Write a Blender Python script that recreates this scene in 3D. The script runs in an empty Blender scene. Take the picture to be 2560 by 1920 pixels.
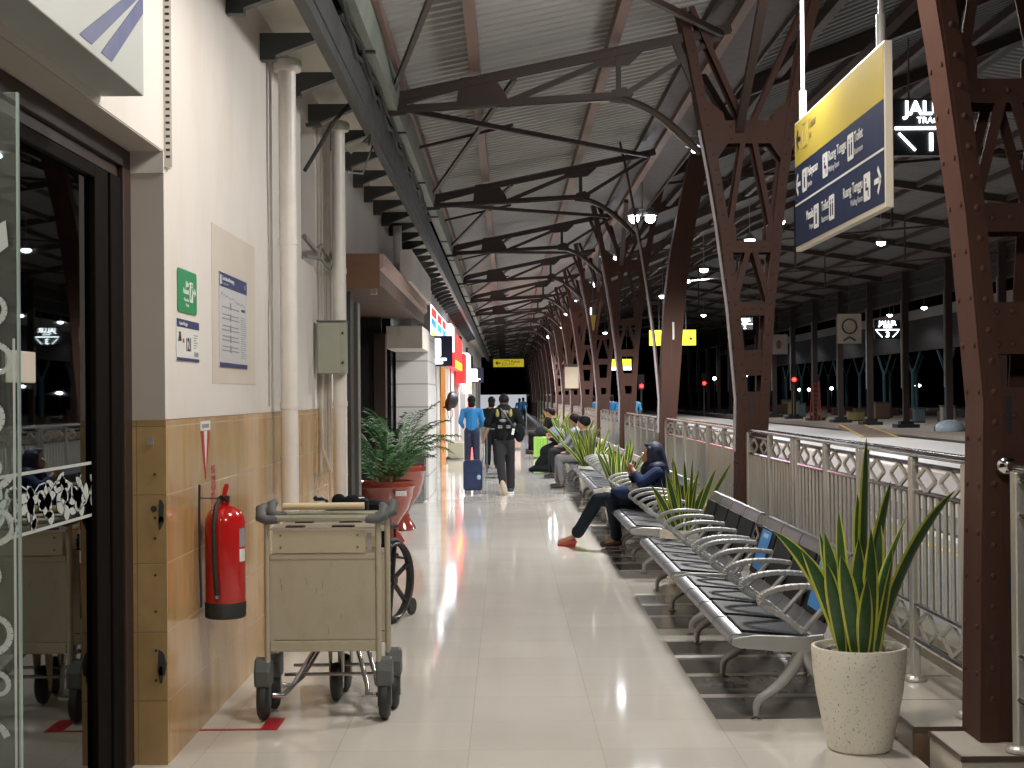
import bpy, math, random
from mathutils import Vector, Matrix
# ------------------------------------------------------------------ camera, world, exposure
sc = bpy.context.scene
col = sc.collection
R = math.radians
cam_d = bpy.data.cameras.new('camera'); cam = bpy.data.objects.new('camera', cam_d); col.objects.link(cam); sc.camera = cam
cam_d.sensor_width = 36; cam_d.lens = 36*3770/2560; cam_d.clip_end = 2000; cam_d.clip_start = .05
cam.matrix_world = Matrix.Translation((0, 0, 1.6)) @ Matrix.Rotation(R(-.23193), 4, 'Z') @ Matrix.Rotation(R(90.45392), 4, 'X') @ Matrix.Rotation(R(-.5), 4, 'Z')
w = bpy.data.worlds.new('World'); sc.world = w; w.use_nodes = True
sky = w.node_tree.nodes.new('ShaderNodeTexSky'); sky.sky_type = 'NISHITA'; sky.sun_disc = False
sky.sun_elevation = R(-4); sky.sun_rotation = R(120)
w.node_tree.links.new(sky.outputs[0], w.node_tree.nodes['Background'].inputs[0])
w.node_tree.nodes['Background'].inputs[1].default_value = .05
sc.view_settings.view_transform = 'Standard'; sc.view_settings.look = 'None'; sc.view_settings.gamma = 1
sc.view_settings.exposure = .8
cy = sc.cycles
cy.use_denoising = True; cy.max_bounces = 7; cy.diffuse_bounces = 4; cy.glossy_bounces = 4; cy.transparent_max_bounces = 12
cy.sample_clamp_indirect = 6; cy.caustics_reflective = False; cy.caustics_refractive = False
random.seed(7)

# ------------------------------------------------------------------ materials
MATS = {}
def mat(name, c, rough=.5, metal=0., var=.12, scale=6., bump=0., spec=.5, emit=0., coat=0., stretch=None, dirt=None, dscale=1.3, damt=.5, ecol=None, dpos=(.48, .72)):
    if name in MATS: return MATS[name]
    m = bpy.data.materials.new(name); m.use_nodes = True; MATS[name] = m
    nt = m.node_tree; n = nt.nodes; L = nt.links; b = n['Principled BSDF']
    g = n.new('ShaderNodeNewGeometry'); vec = g.outputs['Position']
    if stretch:
        mp = n.new('ShaderNodeMapping'); mp.inputs['Scale'].default_value = stretch; L.new(vec, mp.inputs[0]); vec = mp.outputs[0]
    nz = n.new('ShaderNodeTexNoise'); nz.inputs['Scale'].default_value = scale; nz.inputs['Detail'].default_value = 5; L.new(vec, nz.inputs['Vector'])
    mx = n.new('ShaderNodeMix'); mx.data_type = 'RGBA'
    mx.inputs[6].default_value = [max(0, v*(1-var)) for v in c]+[1]; mx.inputs[7].default_value = [min(1, v*(1+var)) for v in c]+[1]
    L.new(nz.outputs[0], mx.inputs[0]); out = mx.outputs[2]
    if dirt:
        n2 = n.new('ShaderNodeTexNoise'); n2.inputs['Scale'].default_value = dscale; n2.inputs['Detail'].default_value = 8; n2.inputs['Roughness'].default_value = .65
        L.new(vec, n2.inputs['Vector'])
        rp = n.new('ShaderNodeValToRGB'); rp.color_ramp.elements[0].position = dpos[0]; rp.color_ramp.elements[1].position = dpos[1]
        rp.color_ramp.elements[1].color = (damt, damt, damt, 1); L.new(n2.outputs[0], rp.inputs[0])
        m2 = n.new('ShaderNodeMix'); m2.data_type = 'RGBA'; L.new(rp.outputs[0], m2.inputs[0]); L.new(out, m2.inputs[6]); m2.inputs[7].default_value = list(dirt)+[1]; out = m2.outputs[2]
    L.new(out, b.inputs['Base Color'])
    mr = n.new('ShaderNodeMapRange'); mr.inputs['To Min'].default_value = max(.02, rough*.8); mr.inputs['To Max'].default_value = min(1, rough*1.25)
    L.new(nz.outputs[0], mr.inputs['Value']); L.new(mr.outputs[0], b.inputs['Roughness'])
    b.inputs['Metallic'].default_value = metal; b.inputs['Specular IOR Level'].default_value = spec; b.inputs['Coat Weight'].default_value = coat
    if bump:
        bp = n.new('ShaderNodeBump'); bp.inputs['Strength'].default_value = bump; bp.inputs['Distance'].default_value = .01
        L.new(nz.outputs[0], bp.inputs['Height']); L.new(bp.outputs[0], b.inputs['Normal'])
    if emit:
        e = ecol or c; b.inputs['Emission Color'].default_value = list(e)+[1]; b.inputs['Emission Strength'].default_value = emit
    return m

def grid_mat(name, c, mortar, wx, wy, msize, rough, axes='xy', ox=0, oy=0, var=.08, offset=0., scale=2.5, bump=.2, c2=None, spec=.5, streak=None, wave=0.):
    """square tiles laid in world metres"""
    m = mat(name, c, rough, var=var, scale=scale, spec=spec, stretch=streak, dirt=(c2 if c2 else None), dscale=1.1, damt=.6)
    nt = m.node_tree; n = nt.nodes; L = nt.links; b = n['Principled BSDF']
    g = n.new('ShaderNodeNewGeometry'); sp = n.new('ShaderNodeSeparateXYZ'); L.new(g.outputs['Position'], sp.inputs[0])
    cb = n.new('ShaderNodeCombineXYZ')
    ia = {'x': 0, 'y': 1, 'z': 2}
    for k, (a, o) in enumerate(zip(axes, (ox, oy))):
        ad = n.new('ShaderNodeMath'); ad.operation = 'SUBTRACT'; L.new(sp.outputs[ia[a]], ad.inputs[0]); ad.inputs[1].default_value = o; L.new(ad.outputs[0], cb.inputs[k])
    br = n.new('ShaderNodeTexBrick'); br.offset = offset; br.squash = 1; br.inputs['Scale'].default_value = 1
    br.inputs['Brick Width'].default_value = wx; br.inputs['Row Height'].default_value = wy; br.inputs['Mortar Size'].default_value = msize; br.inputs['Mortar Smooth'].default_value = .1
    br.inputs['Color1'].default_value = (.93, .93, .93, 1); br.inputs['Color2'].default_value = (1.0, 1.0, 1.0, 1); br.inputs['Mortar'].default_value = (1, 1, 1, 1)
    L.new(cb.outputs[0], br.inputs['Vector'])
    old = b.inputs['Base Color'].links[0].from_socket
    ml = n.new('ShaderNodeMix'); ml.data_type = 'RGBA'; ml.blend_type = 'MULTIPLY'; ml.inputs[0].default_value = 1; L.new(old, ml.inputs[6]); L.new(br.outputs['Color'], ml.inputs[7])
    m3 = n.new('ShaderNodeMix'); m3.data_type = 'RGBA'; L.new(br.outputs['Fac'], m3.inputs[0]); L.new(ml.outputs[2], m3.inputs[6]); m3.inputs[7].default_value = list(mortar)+[1]
    L.new(m3.outputs[2], b.inputs['Base Color'])
    bp = n.new('ShaderNodeBump'); bp.invert = True; bp.inputs['Strength'].default_value = bump; bp.inputs['Distance'].default_value = .002; L.new(br.outputs['Fac'], bp.inputs['Height'])
    if wave:
        nw = n.new('ShaderNodeTexNoise'); nw.inputs['Scale'].default_value = 3.; nw.inputs['Detail'].default_value = 1.5; L.new(g.outputs['Position'], nw.inputs['Vector'])
        b2 = n.new('ShaderNodeBump'); b2.inputs['Strength'].default_value = wave; b2.inputs['Distance'].default_value = .01; L.new(nw.outputs[0], b2.inputs['Height']); L.new(bp.outputs[0], b2.inputs['Normal']); bp = b2
    if bump or wave: L.new(bp.outputs[0], b.inputs['Normal'])
    return m

FLOOR = grid_mat('cream_polished_tile', (.72, .69, .635), (.58, .545, .49), .6, .6, .0026, .105, 'xy', 1.02-.6*40, 7.43-.6*40, var=.04, scale=1.6, c2=(.66, .63, .575), bump=0)
for q_ in FLOOR.node_tree.nodes:
    if q_.type == 'BSDF_PRINCIPLED': q_.inputs['Specular IOR Level'].default_value = .4
    if q_.type == 'MAP_RANGE': q_.inputs['To Min'].default_value = .045; q_.inputs['To Max'].default_value = .10
DTILE = mat('grey_polished_tile', (.19, .18, .17), .16, var=.22, scale=3, stretch=(4, 1, 1))
JOINT = mat('white_joint_strip', (.74, .71, .66), .2, var=.05)
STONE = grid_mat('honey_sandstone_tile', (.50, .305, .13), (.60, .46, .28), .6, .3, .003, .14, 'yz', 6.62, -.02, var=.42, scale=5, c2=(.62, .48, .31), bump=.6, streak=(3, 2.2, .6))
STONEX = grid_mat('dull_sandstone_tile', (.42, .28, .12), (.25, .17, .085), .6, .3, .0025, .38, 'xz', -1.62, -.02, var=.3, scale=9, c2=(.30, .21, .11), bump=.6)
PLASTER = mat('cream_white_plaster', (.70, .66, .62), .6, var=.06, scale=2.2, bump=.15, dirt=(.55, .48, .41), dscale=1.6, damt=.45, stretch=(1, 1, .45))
PLASTER2 = mat('shaded_reveal_plaster', (.48, .43, .38), .65, var=.07, scale=3, bump=.1)  # darker copy of the wall plaster, shade put into the colour
WHITEP = mat('white_painted_pipe', (.72, .68, .63), .38, var=.06, scale=5, dirt=(.5, .46, .4), dscale=3, damt=.4)
DFRAME = mat('dark_brown_door_frame', (.008, .006, .005), .7, spec=.04, var=.2)
BFRAME = mat('brown_inner_frame', (.045, .028, .024), .5, spec=.2, var=.2)
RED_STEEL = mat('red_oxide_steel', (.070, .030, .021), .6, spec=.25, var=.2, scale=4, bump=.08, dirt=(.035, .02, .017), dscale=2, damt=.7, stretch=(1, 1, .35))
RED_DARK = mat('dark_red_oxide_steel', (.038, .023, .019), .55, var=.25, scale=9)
PURLIN = mat('pale_red_purlin_paint', (.21, .135, .115), .6, var=.2, scale=8)
GREYB = mat('dark_grey_bracket_paint', (.07, .073, .075), .5, var=.18, scale=5, dirt=(.03, .035, .035), damt=.7)
GUTTER = mat('greenish_zinc_gutter', (.24, .26, .22), .5, .1, var=.25, scale=3, dirt=(.12, .18, .18), damt=.8)
SHEET = mat('zinc_roof_sheet', (.30, .30, .29), .55, .1, var=.12, scale=1.2, dirt=(.24, .21, .18), dscale=.9, damt=.6, stretch=(.5, 2, 1))
STEEL = mat('stainless_steel', (.66, .64, .60), .4, .7, var=.1, scale=30, stretch=(1, 1, .1))
CHROME = mat('polished_steel', (.66, .66, .68), .12, 1., var=.05)
ALU = mat('cast_aluminium_paint', (.38, .385, .38), .4, .5, var=.05, scale=20)
SEATM = mat('silver_seat_steel', (.30, .31, .34), .33, .8, var=.03, scale=3)
PAD = mat('black_vinyl_pad', (.013, .015, .020), .55, spec=.2, var=.03, scale=.5)
BLACKR = mat('black_rubber', (.022, .023, .022), .6, var=.3, scale=25)
BLACKP = mat('black_plastic', (.018, .018, .02), .4, var=.2)
GREYR = mat('grey_rubber_guard', (.10, .11, .11), .55, var=.2, scale=25, bump=.1)
OLIVE = mat('olive_trolley_paint', (.44, .40, .30), .42, var=.07, scale=6, dirt=(.33, .29, .21), dscale=6, damt=.7, stretch=(1, 1, .5))
OLIVE2 = mat('olive_trolley_plate', (.48, .43, .31), .4, var=.05, scale=6)
CREAMBAR = mat('cream_handle_sleeve', (.66, .56, .36), .4, var=.1)
REDX = mat('red_extinguisher_paint', (.50, .012, .012), .18, var=.06, coat=.6)
YEL = mat('yellow_paint', (.62, .42, .06), .5, var=.15)
YELS = mat('yellow_sign_face', (.44, .34, .06), .75, spec=.1, var=.05)
NAVYS = mat('navy_sign_face', (.022, .03, .068), .75, spec=.1, var=.08)
NAVY2 = mat('navy_print', (.03, .04, .14), .4, var=.06)
WHT = mat('white_sign_print', (.74, .74, .72), .4, var=.04)
CREAMS = mat('ivory_sign_frame', (.60, .54, .45), .45, var=.06)
GREYT = mat('grey_print', (.26, .26, .28), .5, var=.2)
BLKT = mat('black_print', (.02, .02, .025), .5)
GRNS = mat('green_sign_face', (.02, .27, .10), .35, var=.05)
POTW = mat('speckled_terrazzo', (.72, .69, .60), .5, var=.06, scale=8, dirt=(.12, .09, .05), dscale=85, damt=.9, dpos=(.59, .66))
POTR = mat('glossy_oxblood_glaze', (.20, .035, .022), .12, var=.25, scale=4, coat=.5)
LEAFD = mat('dark_green_blade', (.035, .09, .026), .35, var=.45, scale=35)
LEAFY = mat('yellow_green_margin', (.50, .52, .07), .4, var=.2, scale=20)
PALM = mat('palm_green', (.04, .115, .032), .45, var=.5, scale=14)
PEB = mat('pale_pebbles', (.5, .47, .40), .6, var=.5, scale=60)
SOIL = mat('dark_soil', (.03, .025, .02), .8, var=.5, scale=40)
WOODC = mat('brown_canopy_board', (.15, .072, .038), .5, var=.2, scale=4, stretch=(1, .3, 3))
PINKC = mat('pinkish_fascia_board', (.36, .24, .20), .55, var=.1)
CONC = mat('grey_concrete', (.30, .28, .26), .7, var=.2, scale=3, bump=.2)
TAN = mat('tan_platform_paving', (.34, .27, .21), .6, var=.2, scale=.8)
PALE = mat('pale_platform_paving', (.58, .53, .49), .45, var=.1, scale=.6)
BALL = mat('grey_track_ballast', (.16, .16, .165), .8, var=.35, scale=18, bump=.5)
DARKB = mat('dark_shop_glass', (.012, .012, .014), .12, var=.2)
DOORW = mat('very_dark_timber', (.014, .013, .013), .4, var=.3)
SKIN = mat('skin', (.34, .17, .10), .5, var=.08)
BLACKC = mat('black_cloth', (.008, .010, .011), .85, spec=.15, var=.4, scale=14)
NAVYC = mat('navy_cloth', (.018, .032, .085), .75, spec=.15, var=.45, scale=9, bump=.3)
NAVYH = mat('dark_navy_scarf', (.009, .014, .042), .6, var=.45, scale=12, bump=.2)
TROUS = mat('dark_teal_trousers', (.008, .014, .022), .8, spec=.15, var=.3, scale=9)
GREYC = mat('charcoal_cloth', (.025, .026, .028), .85, spec=.15, var=.3, scale=12)
GREYC2 = mat('grey_trouser_cloth', (.16, .16, .165), .85, var=.3, scale=12)
BLUEC = mat('bright_blue_shirt', (.012, .16, .38), .7, var=.2, scale=10)
HAIR = mat('black_hair', (.006, .006, .007), .7, spec=.2, var=.3)
CASEB = mat('navy_suitcase_shell', (.008, .02, .07), .4, var=.2, scale=9)
CASEG = mat('lime_suitcase_shell', (.30, .58, .10), .35, var=.1)
BEIGE = mat('beige_board', (.42, .35, .25), .5, var=.1)
TEAL = mat('teal_post_paint', (.03, .09, .11), .5, var=.3)
SAND = mat('tan_case_shell', (.42, .30, .22), .5, var=.15)

def emis(name, c, s):
    return mat(name, c, .4, var=0, emit=s)
E_WHITE = emis('lamp_lens_glow', (.88, .92, 1.), 22)
E_SIGNW = emis('backlit_white', (.86, .89, 1.), 1.9)
E_LETTER = emis('lit_letters', (.85, .93, 1.), 4.)
E_RED = emis('backlit_red', (.85, .03, .03), 1.1)
E_BLUE = emis('backlit_blue', (.02, .13, .7), 1.2)
E_CYAN = emis('backlit_cyan', (.03, .35, .75), 1.2)
E_YEL = emis('backlit_yellow', (.9, .62, .02), 1.5)
E_YEL2 = emis('lit_yellow_panel', (.85, .85, .02), 1.3)
E_SIGNAL = emis('signal_red', (1., .01, .01), 12)
E_PHONE = emis('phone_glow', (.7, .8, 1.), 1.5)

def tinted_glass(name, tint, frost=0.):
    m = bpy.data.materials.new(name); m.use_nodes = True; nt = m.node_tree; n = nt.nodes; L = nt.links
    n.remove(n['Principled BSDF']); o = n['Material Output']
    t = n.new('ShaderNodeBsdfTransparent'); t.inputs[0].default_value = list(tint)+[1]
    g = n.new('ShaderNodeBsdfGlossy'); g.inputs['Roughness'].default_value = .015; g.inputs[0].default_value = (.92, .96, .93, 1)
    f = n.new('ShaderNodeFresnel'); f.inputs[0].default_value = 1.62
    nz = n.new('ShaderNodeTexNoise'); nz.inputs['Scale'].default_value = 1.5; bp = n.new('ShaderNodeBump'); bp.inputs['Strength'].default_value = .02; bp.inputs['Distance'].default_value = .01
    L.new(nz.outputs[0], bp.inputs['Height']); L.new(bp.outputs[0], g.inputs['Normal'])
    x = n.new('ShaderNodeMixShader'); L.new(f.outputs[0], x.inputs[0]); L.new(t.outputs[0], x.inputs[1]); L.new(g.outputs[0], x.inputs[2]); L.new(x.outputs[0], o.inputs[0])
    return m
GLASS = tinted_glass('tinted_door_glass', (.35, .37, .36))
CLEAR = tinted_glass('clear_leaf_glass', (.80, .86, .83))
FROST = mat('frosted_film', (.50, .54, .52), .5, var=.1)
# ------------------------------------------------------------------ mesh builder
ROOT = {}
class M:
    def __init__(s): s.v = []; s.f = []; s.mi = []; s.cur = 0
    def add(s, vs, fs):
        k = len(s.v); s.v += [Vector(p) for p in vs]
        for f in fs: s.f.append([i+k for i in f]); s.mi.append(s.cur)
        return s
    def box(s, x0, x1, y0, y1, z0, z1):
        return s.add([(x0, y0, z0), (x1, y0, z0), (x1, y1, z0), (x0, y1, z0), (x0, y0, z1), (x1, y0, z1), (x1, y1, z1), (x0, y1, z1)],
                     [(0, 3, 2, 1), (4, 5, 6, 7), (0, 1, 5, 4), (1, 2, 6, 5), (2, 3, 7, 6), (3, 0, 4, 7)])
    def frame(s, p0, p1, up=(0, 0, 1)):
        d = (Vector(p1)-Vector(p0)); d.normalize(); u = Vector(up)
        if abs(d.dot(u)) > .98: u = Vector((1, 0, 0))
        a = d.cross(u).normalized(); b = a.cross(d).normalized(); return d, a, b
    def bar(s, p0, p1, wd, ht, up=(0, 0, 1)):
        p0 = Vector(p0); p1 = Vector(p1); d, a, b = s.frame(p0, p1, up); vs = []
        for p in (p0, p1):
            for i, j in ((-1, -1), (1, -1), (1, 1), (-1, 1)): vs.append(p+a*(i*wd/2)+b*(j*ht/2))
        return s.add(vs, [(3, 2, 1, 0), (4, 5, 6, 7), (0, 1, 5, 4), (1, 2, 6, 5), (2, 3, 7, 6), (3, 0, 4, 7)])
    def tube(s, pts, r, seg=10, cap=True, closed=False, rs=None):
        pts = [Vector(p) for p in pts]; n = len(pts); k = len(s.v); pa = None
        for i, p in enumerate(pts):
            if closed: d = pts[(i+1) % n]-pts[i-1]
            else: d = pts[min(i+1, n-1)]-pts[max(i-1, 0)]
            d.normalize()
            if pa is None:
                u = Vector((0, 0, 1)) if abs(d.z) < .9 else Vector((1, 0, 0)); a = d.cross(u).normalized()
            else: a = (pa-d*pa.dot(d)).normalized()
            pa = a; b = d.cross(a); rr = rs[i] if rs else r
            for j in range(seg):
                t = 2*math.pi*j/seg; s.v.append(p+a*(rr*math.cos(t))+b*(rr*math.sin(t)))
        m = n if closed else n-1
        for i in range(m):
            i2 = (i+1) % n
            for j in range(seg):
                j2 = (j+1) % seg; s.f.append([k+i*seg+j, k+i*seg+j2, k+i2*seg+j2, k+i2*seg+j]); s.mi.append(s.cur)
        if cap and not closed:
            s.f.append([k+j for j in range(seg)][::-1]); s.f.append([k+(n-1)*seg+j for j in range(seg)]); s.mi += [s.cur]*2
        return s
    def lathe(s, prof, c=(0, 0, 0), seg=32, axis='z', rot=None, cap=True):
        k = len(s.v); c = Vector(c)
        for r, z in prof:
            for j in range(seg):
                t = 2*math.pi*j/seg; p = Vector((r*math.cos(t), r*math.sin(t), z))
                if axis == 'x': p = Vector((p.z, p.x, p.y))
                if axis == 'y': p = Vector((p.x, p.z, p.y))
                if rot is not None: p = rot @ p
                s.v.append(c+p)
        for i in range(len(prof)-1):
            for j in range(seg):
                j2 = (j+1) % seg; s.f.append([k+i*seg+j, k+i*seg+j2, k+(i+1)*seg+j2, k+(i+1)*seg+j]); s.mi.append(s.cur)
        if cap and prof[0][0] > 1e-5: s.f.append([k+j for j in range(seg)][::-1]); s.mi.append(s.cur)
        if cap and prof[-1][0] > 1e-5: s.f.append([k+(len(prof)-1)*seg+j for j in range(seg)]); s.mi.append(s.cur)
        return s
    def prism(s, poly, plane, d0, d1):
        def P(a, b, d): return {'xz': (a, d, b), 'yz': (d, a, b), 'xy': (a, b, d)}[plane]
        n = len(poly); vs = [P(a, b, d0) for a, b in poly]+[P(a, b, d1) for a, b in poly]
        fs = [list(range(n)), list(range(2*n-1, n-1, -1))]+[[i, n+i, n+(i+1) % n, (i+1) % n] for i in range(n)]
        return s.add(vs, fs)
    def sweep(s, prof, y0, y1, th):
        """profile in (x,z), thickened downward, extruded along y"""
        n = len(prof); top = [Vector((a, 0, b)) for a, b in prof]; bot = []
        for i in range(n):
            d = (top[min(i+1, n-1)]-top[max(i-1, 0)]).normalized(); nn = Vector((d.z, 0, -d.x)); bot.append(top[i]+nn*th)
        vs = []
        for y in (y0, y1):
            for p in top+bot: vs.append((p.x, y, p.z))
        fs = []; k = 2*n
        for i in range(n-1):
            fs += [(i, i+1, k+i+1, k+i), (n+i+1, n+i, k+n+i, k+n+i+1), (i, n+i, n+i+1, i+1), (k+i+1, k+n+i+1, k+n+i, k+i)]
        fs += [(0, k, k+n, n), (n-1, 2*n-1, k+2*n-1, k+n-1)]
        return s.add(vs, fs)
    def ball(s, c, r, seg=12, ring=8, rot=None):
        if not hasattr(r, '__len__'): r = (r, r, r)
        prof = [(max(1e-6, math.sin(math.pi*i/ring)), -math.cos(math.pi*i/ring)) for i in range(ring+1)]
        k = len(s.v); s.lathe(prof, (0, 0, 0), seg)
        for i in range(k, len(s.v)):
            p = s.v[i]; p = Vector((p.x*r[0], p.y*r[1], p.z*r[2]))
            if rot is not None: p = rot @ p
            s.v[i] = p+Vector(c)
        return s
    def cap(s, p0, p1, r0, r1, seg=12):
        p0 = Vector(p0); p1 = Vector(p1); d = (p1-p0).normalized(); pts = []; rs = []
        for t in (-.98, -.8, -.45, 0): pts.append(p0+d*(t*r0)); rs.append(r0*math.sqrt(max(0.01, 1-t*t)))
        for t in (0, .45, .8, .98): pts.append(p1+d*(t*r1)); rs.append(r1*math.sqrt(max(0.01, 1-t*t)))
        return s.tube(pts, 1, seg, rs=rs)
    def xf(s, mtx, k=0):
        for i in range(k, len(s.v)): s.v[i] = mtx @ s.v[i]
        return s
    def build(s, name, m, parent=None, smooth=False, bevel=0., bseg=2, local=False, loc=None, mods=None):
        me = bpy.data.meshes.new(name)
        if parent is not None: off = Vector((0, 0, 0)) if local else ROOT[parent]
        elif loc is not None: off = Vector(loc)
        elif local: off = Vector((0, 0, 0))
        else:
            xs = [p.x for p in s.v]; ys = [p.y for p in s.v]; off = Vector(((min(xs)+max(xs))/2, (min(ys)+max(ys))/2, min(p.z for p in s.v)))
        me.from_pydata([tuple(p-off) for p in s.v], [], s.f)
        ms = m if isinstance(m, (list, tuple)) else [m]
        for q in ms: me.materials.append(q)
        if len(ms) > 1: me.polygons.foreach_set('material_index', s.mi)
        if smooth:
            me.polygons.foreach_set('use_smooth', [True]*len(me.polygons)); me.set_sharp_from_angle(angle=R(38))
        me.update()
        o = bpy.data.objects.new(name, me); col.objects.link(o)
        if parent is not None: o.parent = parent; ROOT[o] = ROOT[parent]
        else: o.location = off; ROOT[o] = off
        if bevel:
            b = o.modifiers.new('bevel', 'BEVEL'); b.width = bevel; b.segments = bseg; b.limit_method = 'ANGLE'; b.angle_limit = R(40)
        if mods == 'blob': pass
        return o

def tag(o, label, cat=None, group=None):
    o['label'] = label
    if cat: o['category'] = cat
    if group: o['group'] = group
    return o
def thing(name, label, cat, loc=(0, 0, 0), group=None, rotz=0):
    o = bpy.data.objects.new(name, None); col.objects.link(o); o.location = loc; o.rotation_euler = (0, 0, rotz); o.empty_display_size = .1
    ROOT[o] = Vector(loc); return tag(o, label, cat, group)
def struct(name, m, mt, **k):
    o = m.build(name, mt, **k); o['kind'] = 'structure'; return o
KIDS = {}
def dup(o, loc=None, rotz=None, label=None, group=None, parent=None, skip=()):
    c = o.copy(); col.objects.link(c); c.parent = parent
    if loc is not None: c.location = loc
    if rotz is not None: c.rotation_euler = (0, 0, rotz)
    if label: c['label'] = label
    if group: c['group'] = group
    for ch in [x for x in bpy.data.objects if x.parent is o]:
        if ch.name.split('.')[0] not in skip: dup(ch, parent=c)
    return c
def blob(name, items, m, parent, vox=.012, it=4):
    b = M()
    for q in items:
        if q[0] == 'c': b.cap(q[1], q[2], q[3], q[4], 10)
        else: b.ball(q[1], q[2], 14, 9, q[3] if len(q) > 3 else None)
    o = b.build(name, m, parent)
    r = o.modifiers.new('remesh', 'REMESH'); r.mode = 'VOXEL'; r.voxel_size = vox; r.use_smooth_shade = True
    s = o.modifiers.new('smooth', 'SMOOTH'); s.iterations = it; s.factor = .5
    return o
def text(name, s, m, parent, size, mtx, align='LEFT', depth=.001, squeeze=1., bold=0.):
    cu = bpy.data.curves.new(name, 'FONT'); cu.body = s; cu.size = size; cu.align_x = align; cu.extrude = depth; cu.offset = bold
    cu.resolution_u = 3
    t = bpy.data.objects.new(name, cu); col.objects.link(t)
    dg = bpy.context.evaluated_depsgraph_get(); me = bpy.data.meshes.new_from_object(t.evaluated_get(dg))
    bpy.data.objects.remove(t)
    me.transform(mtx @ Matrix.Scale(squeeze, 4, (1, 0, 0)))
    me.transform(Matrix.Translation(-ROOT[parent]))
    me.materials.clear(); me.materials.append(m)
    o = bpy.data.objects.new(name, me); col.objects.link(o); o.parent = parent; ROOT[o] = ROOT[parent]
    return o
def face_east(x, y, z):      # writing on a wall face that looks towards +X, reading towards +Y
    return Matrix.Translation((x, y, z)) @ Matrix.Rotation(R(90), 4, 'Z') @ Matrix.Rotation(R(90), 4, 'X')
def face_west(x, y, z):      # face looks towards -X, reading towards -Y
    return Matrix.Translation((x, y, z)) @ Matrix.Rotation(R(-90), 4, 'Z') @ Matrix.Rotation(R(90), 4, 'X')
def face_south(x, y, z):     # face looks towards the camera (-Y), reading towards +X
    return Matrix.Translation((x, y, z)) @ Matrix.Rotation(R(90), 4, 'X')
def lamp(name, loc, power, colr, parent, size=.16, kind='SPOT', ang=160):
    d = bpy.data.lights.new(name, kind); d.energy = power; d.color = colr
    if kind == 'SPOT': d.spot_size = R(ang); d.spot_blend = .3; d.shadow_soft_size = size
    else: d.shadow_soft_size = size
    o = bpy.data.objects.new(name, d); col.objects.link(o); o.parent = parent; o.location = Vector(loc)-ROOT[parent]; return o
ORD = ['nearest', 'second', 'third', 'fourth', 'fifth', 'sixth', 'seventh', 'eighth', 'ninth', 'tenth', 'eleventh', 'twelfth', 'thirteenth', 'fourteenth', 'fifteenth', 'sixteenth', 'seventeenth', 'eighteenth', 'nineteenth', 'twentieth', 'twenty-first', 'twenty-second', 'twenty-third', 'twenty-fourth']
# ------------------------------------------------------------------ setting: floors, plinth, tracks, platforms
XW = -1.495
struct('floor', M().box(-6, 1.79, -4, 175, -.2, 0), FLOOR, loc=(0, 0, 0))
struct('plinth_floor', M().prism([(1.79, 6.67), (2.42, 6.67), (2.42, 175), (1.79, 175)], 'xy', -.2, .12), grid_mat('cream_plinth_tile', (.60, .56, .49), (.20, .13, .09), .6, .6, .006, .14, 'xy', 1.79, 6.67, var=.05), loc=(0, 0, 0))
struct('kerb_step', M().prism([(1.84, 6.13), (3.2, 6.13), (3.2, 6.6), (1.84, 6.6)], 'xy', -.2, .117), MATS['cream_plinth_tile'], loc=(0, 0, 0))
struct('plinth_floor', M().box(3.0, 3.2, -1, 6.1, -.2, .0), BALL, loc=(0, 0, 0))
k = M()
k.box(1.783, 1.79, 6.68, 60, .1, .1235); k.box(1.783, 2.4, 6.66, 6.667, .1, .1235); k.box(1.781, 1.789, 6.662, 6.668, 0, .1)
k.box(1.833, 1.84, 6.125, 6.6, .098, .1205); k.box(1.84, 3.2, 6.122, 6.13, .098, .1205)
struct('kerb_trim', k, mat('brown_edge_trim', (.12, .085, .065), .3), loc=(0, 0, 0))
struct('kerb', M().box(2.32, 2.45, 6.68, 175, .115, .27), mat('worn_kerb_stone', (.36, .33, .25), .5, var=.25, scale=5, dirt=(.2, .18, .13)), loc=(0, 0, 0))
struct('platform', M().box(2.45, 4.75, 6.1, 175, -.9, 0).box(2.1, 4.75, -4, 6.1, -.9, -.02), mat('grey_platform_paving', (.24, .24, .245), .45, var=.15), loc=(0, 0, 0))
struct('platform_edge', M().box(4.75, 4.92, -4, 175, -.9, .004), PALE, loc=(0, 0, 0))
ty = M(); yy = 7.2
while yy < 60:
    if int(yy*3.1) % 5 != 2: ty.box(2.62, 2.92, yy, yy+.58, .001, .006)
    yy += 1.25
yy = 2
while yy < 120: ty.box(4.38, 4.5, yy, yy+.42, .001, .006); yy += .62
struct('platform_markings', ty, YEL, loc=(0, 0, 0))
struct('track_bed', M().box(4.92, 8.4, -4, 175, -1.2, -.75).box(14.2, 16.6, -4, 175, -.8, -.25), BALL, loc=(0, 0, 0))
rl = M()
for x in (5.9, 6.97, 14.9, 15.95):
    z = -.75 if x < 10 else -.25
    rl.box(x-.035, x+.035, -4, 175, z, z+.14)
struct('rails', rl, mat('worn_rail_steel', (.2, .17, .15), .35, .8), loc=(0, 0, 0))
struct('island_platform', M().box(8.4, 14.2, -4, 175, -1, 0), PALE, loc=(0, 0, 0))
e = M()
for x in (8.42, 8.8, 9.2): e.box(x, x+.1, -4, 175, .001, .006)
struct('island_platform_markings', e, mat('faded_ochre_line', (.42, .27, .13), .5), loc=(0, 0, 0))
struct('far_platform', M().box(16.6, 70, -4, 190, -.8, 0), TAN, loc=(0, 0, 0))
struct('ground', M().box(-300, 300, -40, 600, -1.5, -1.21), mat('dark_ground', (.03, .03, .028), .9), loc=(0, 0, 0))
cx = M()
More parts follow.
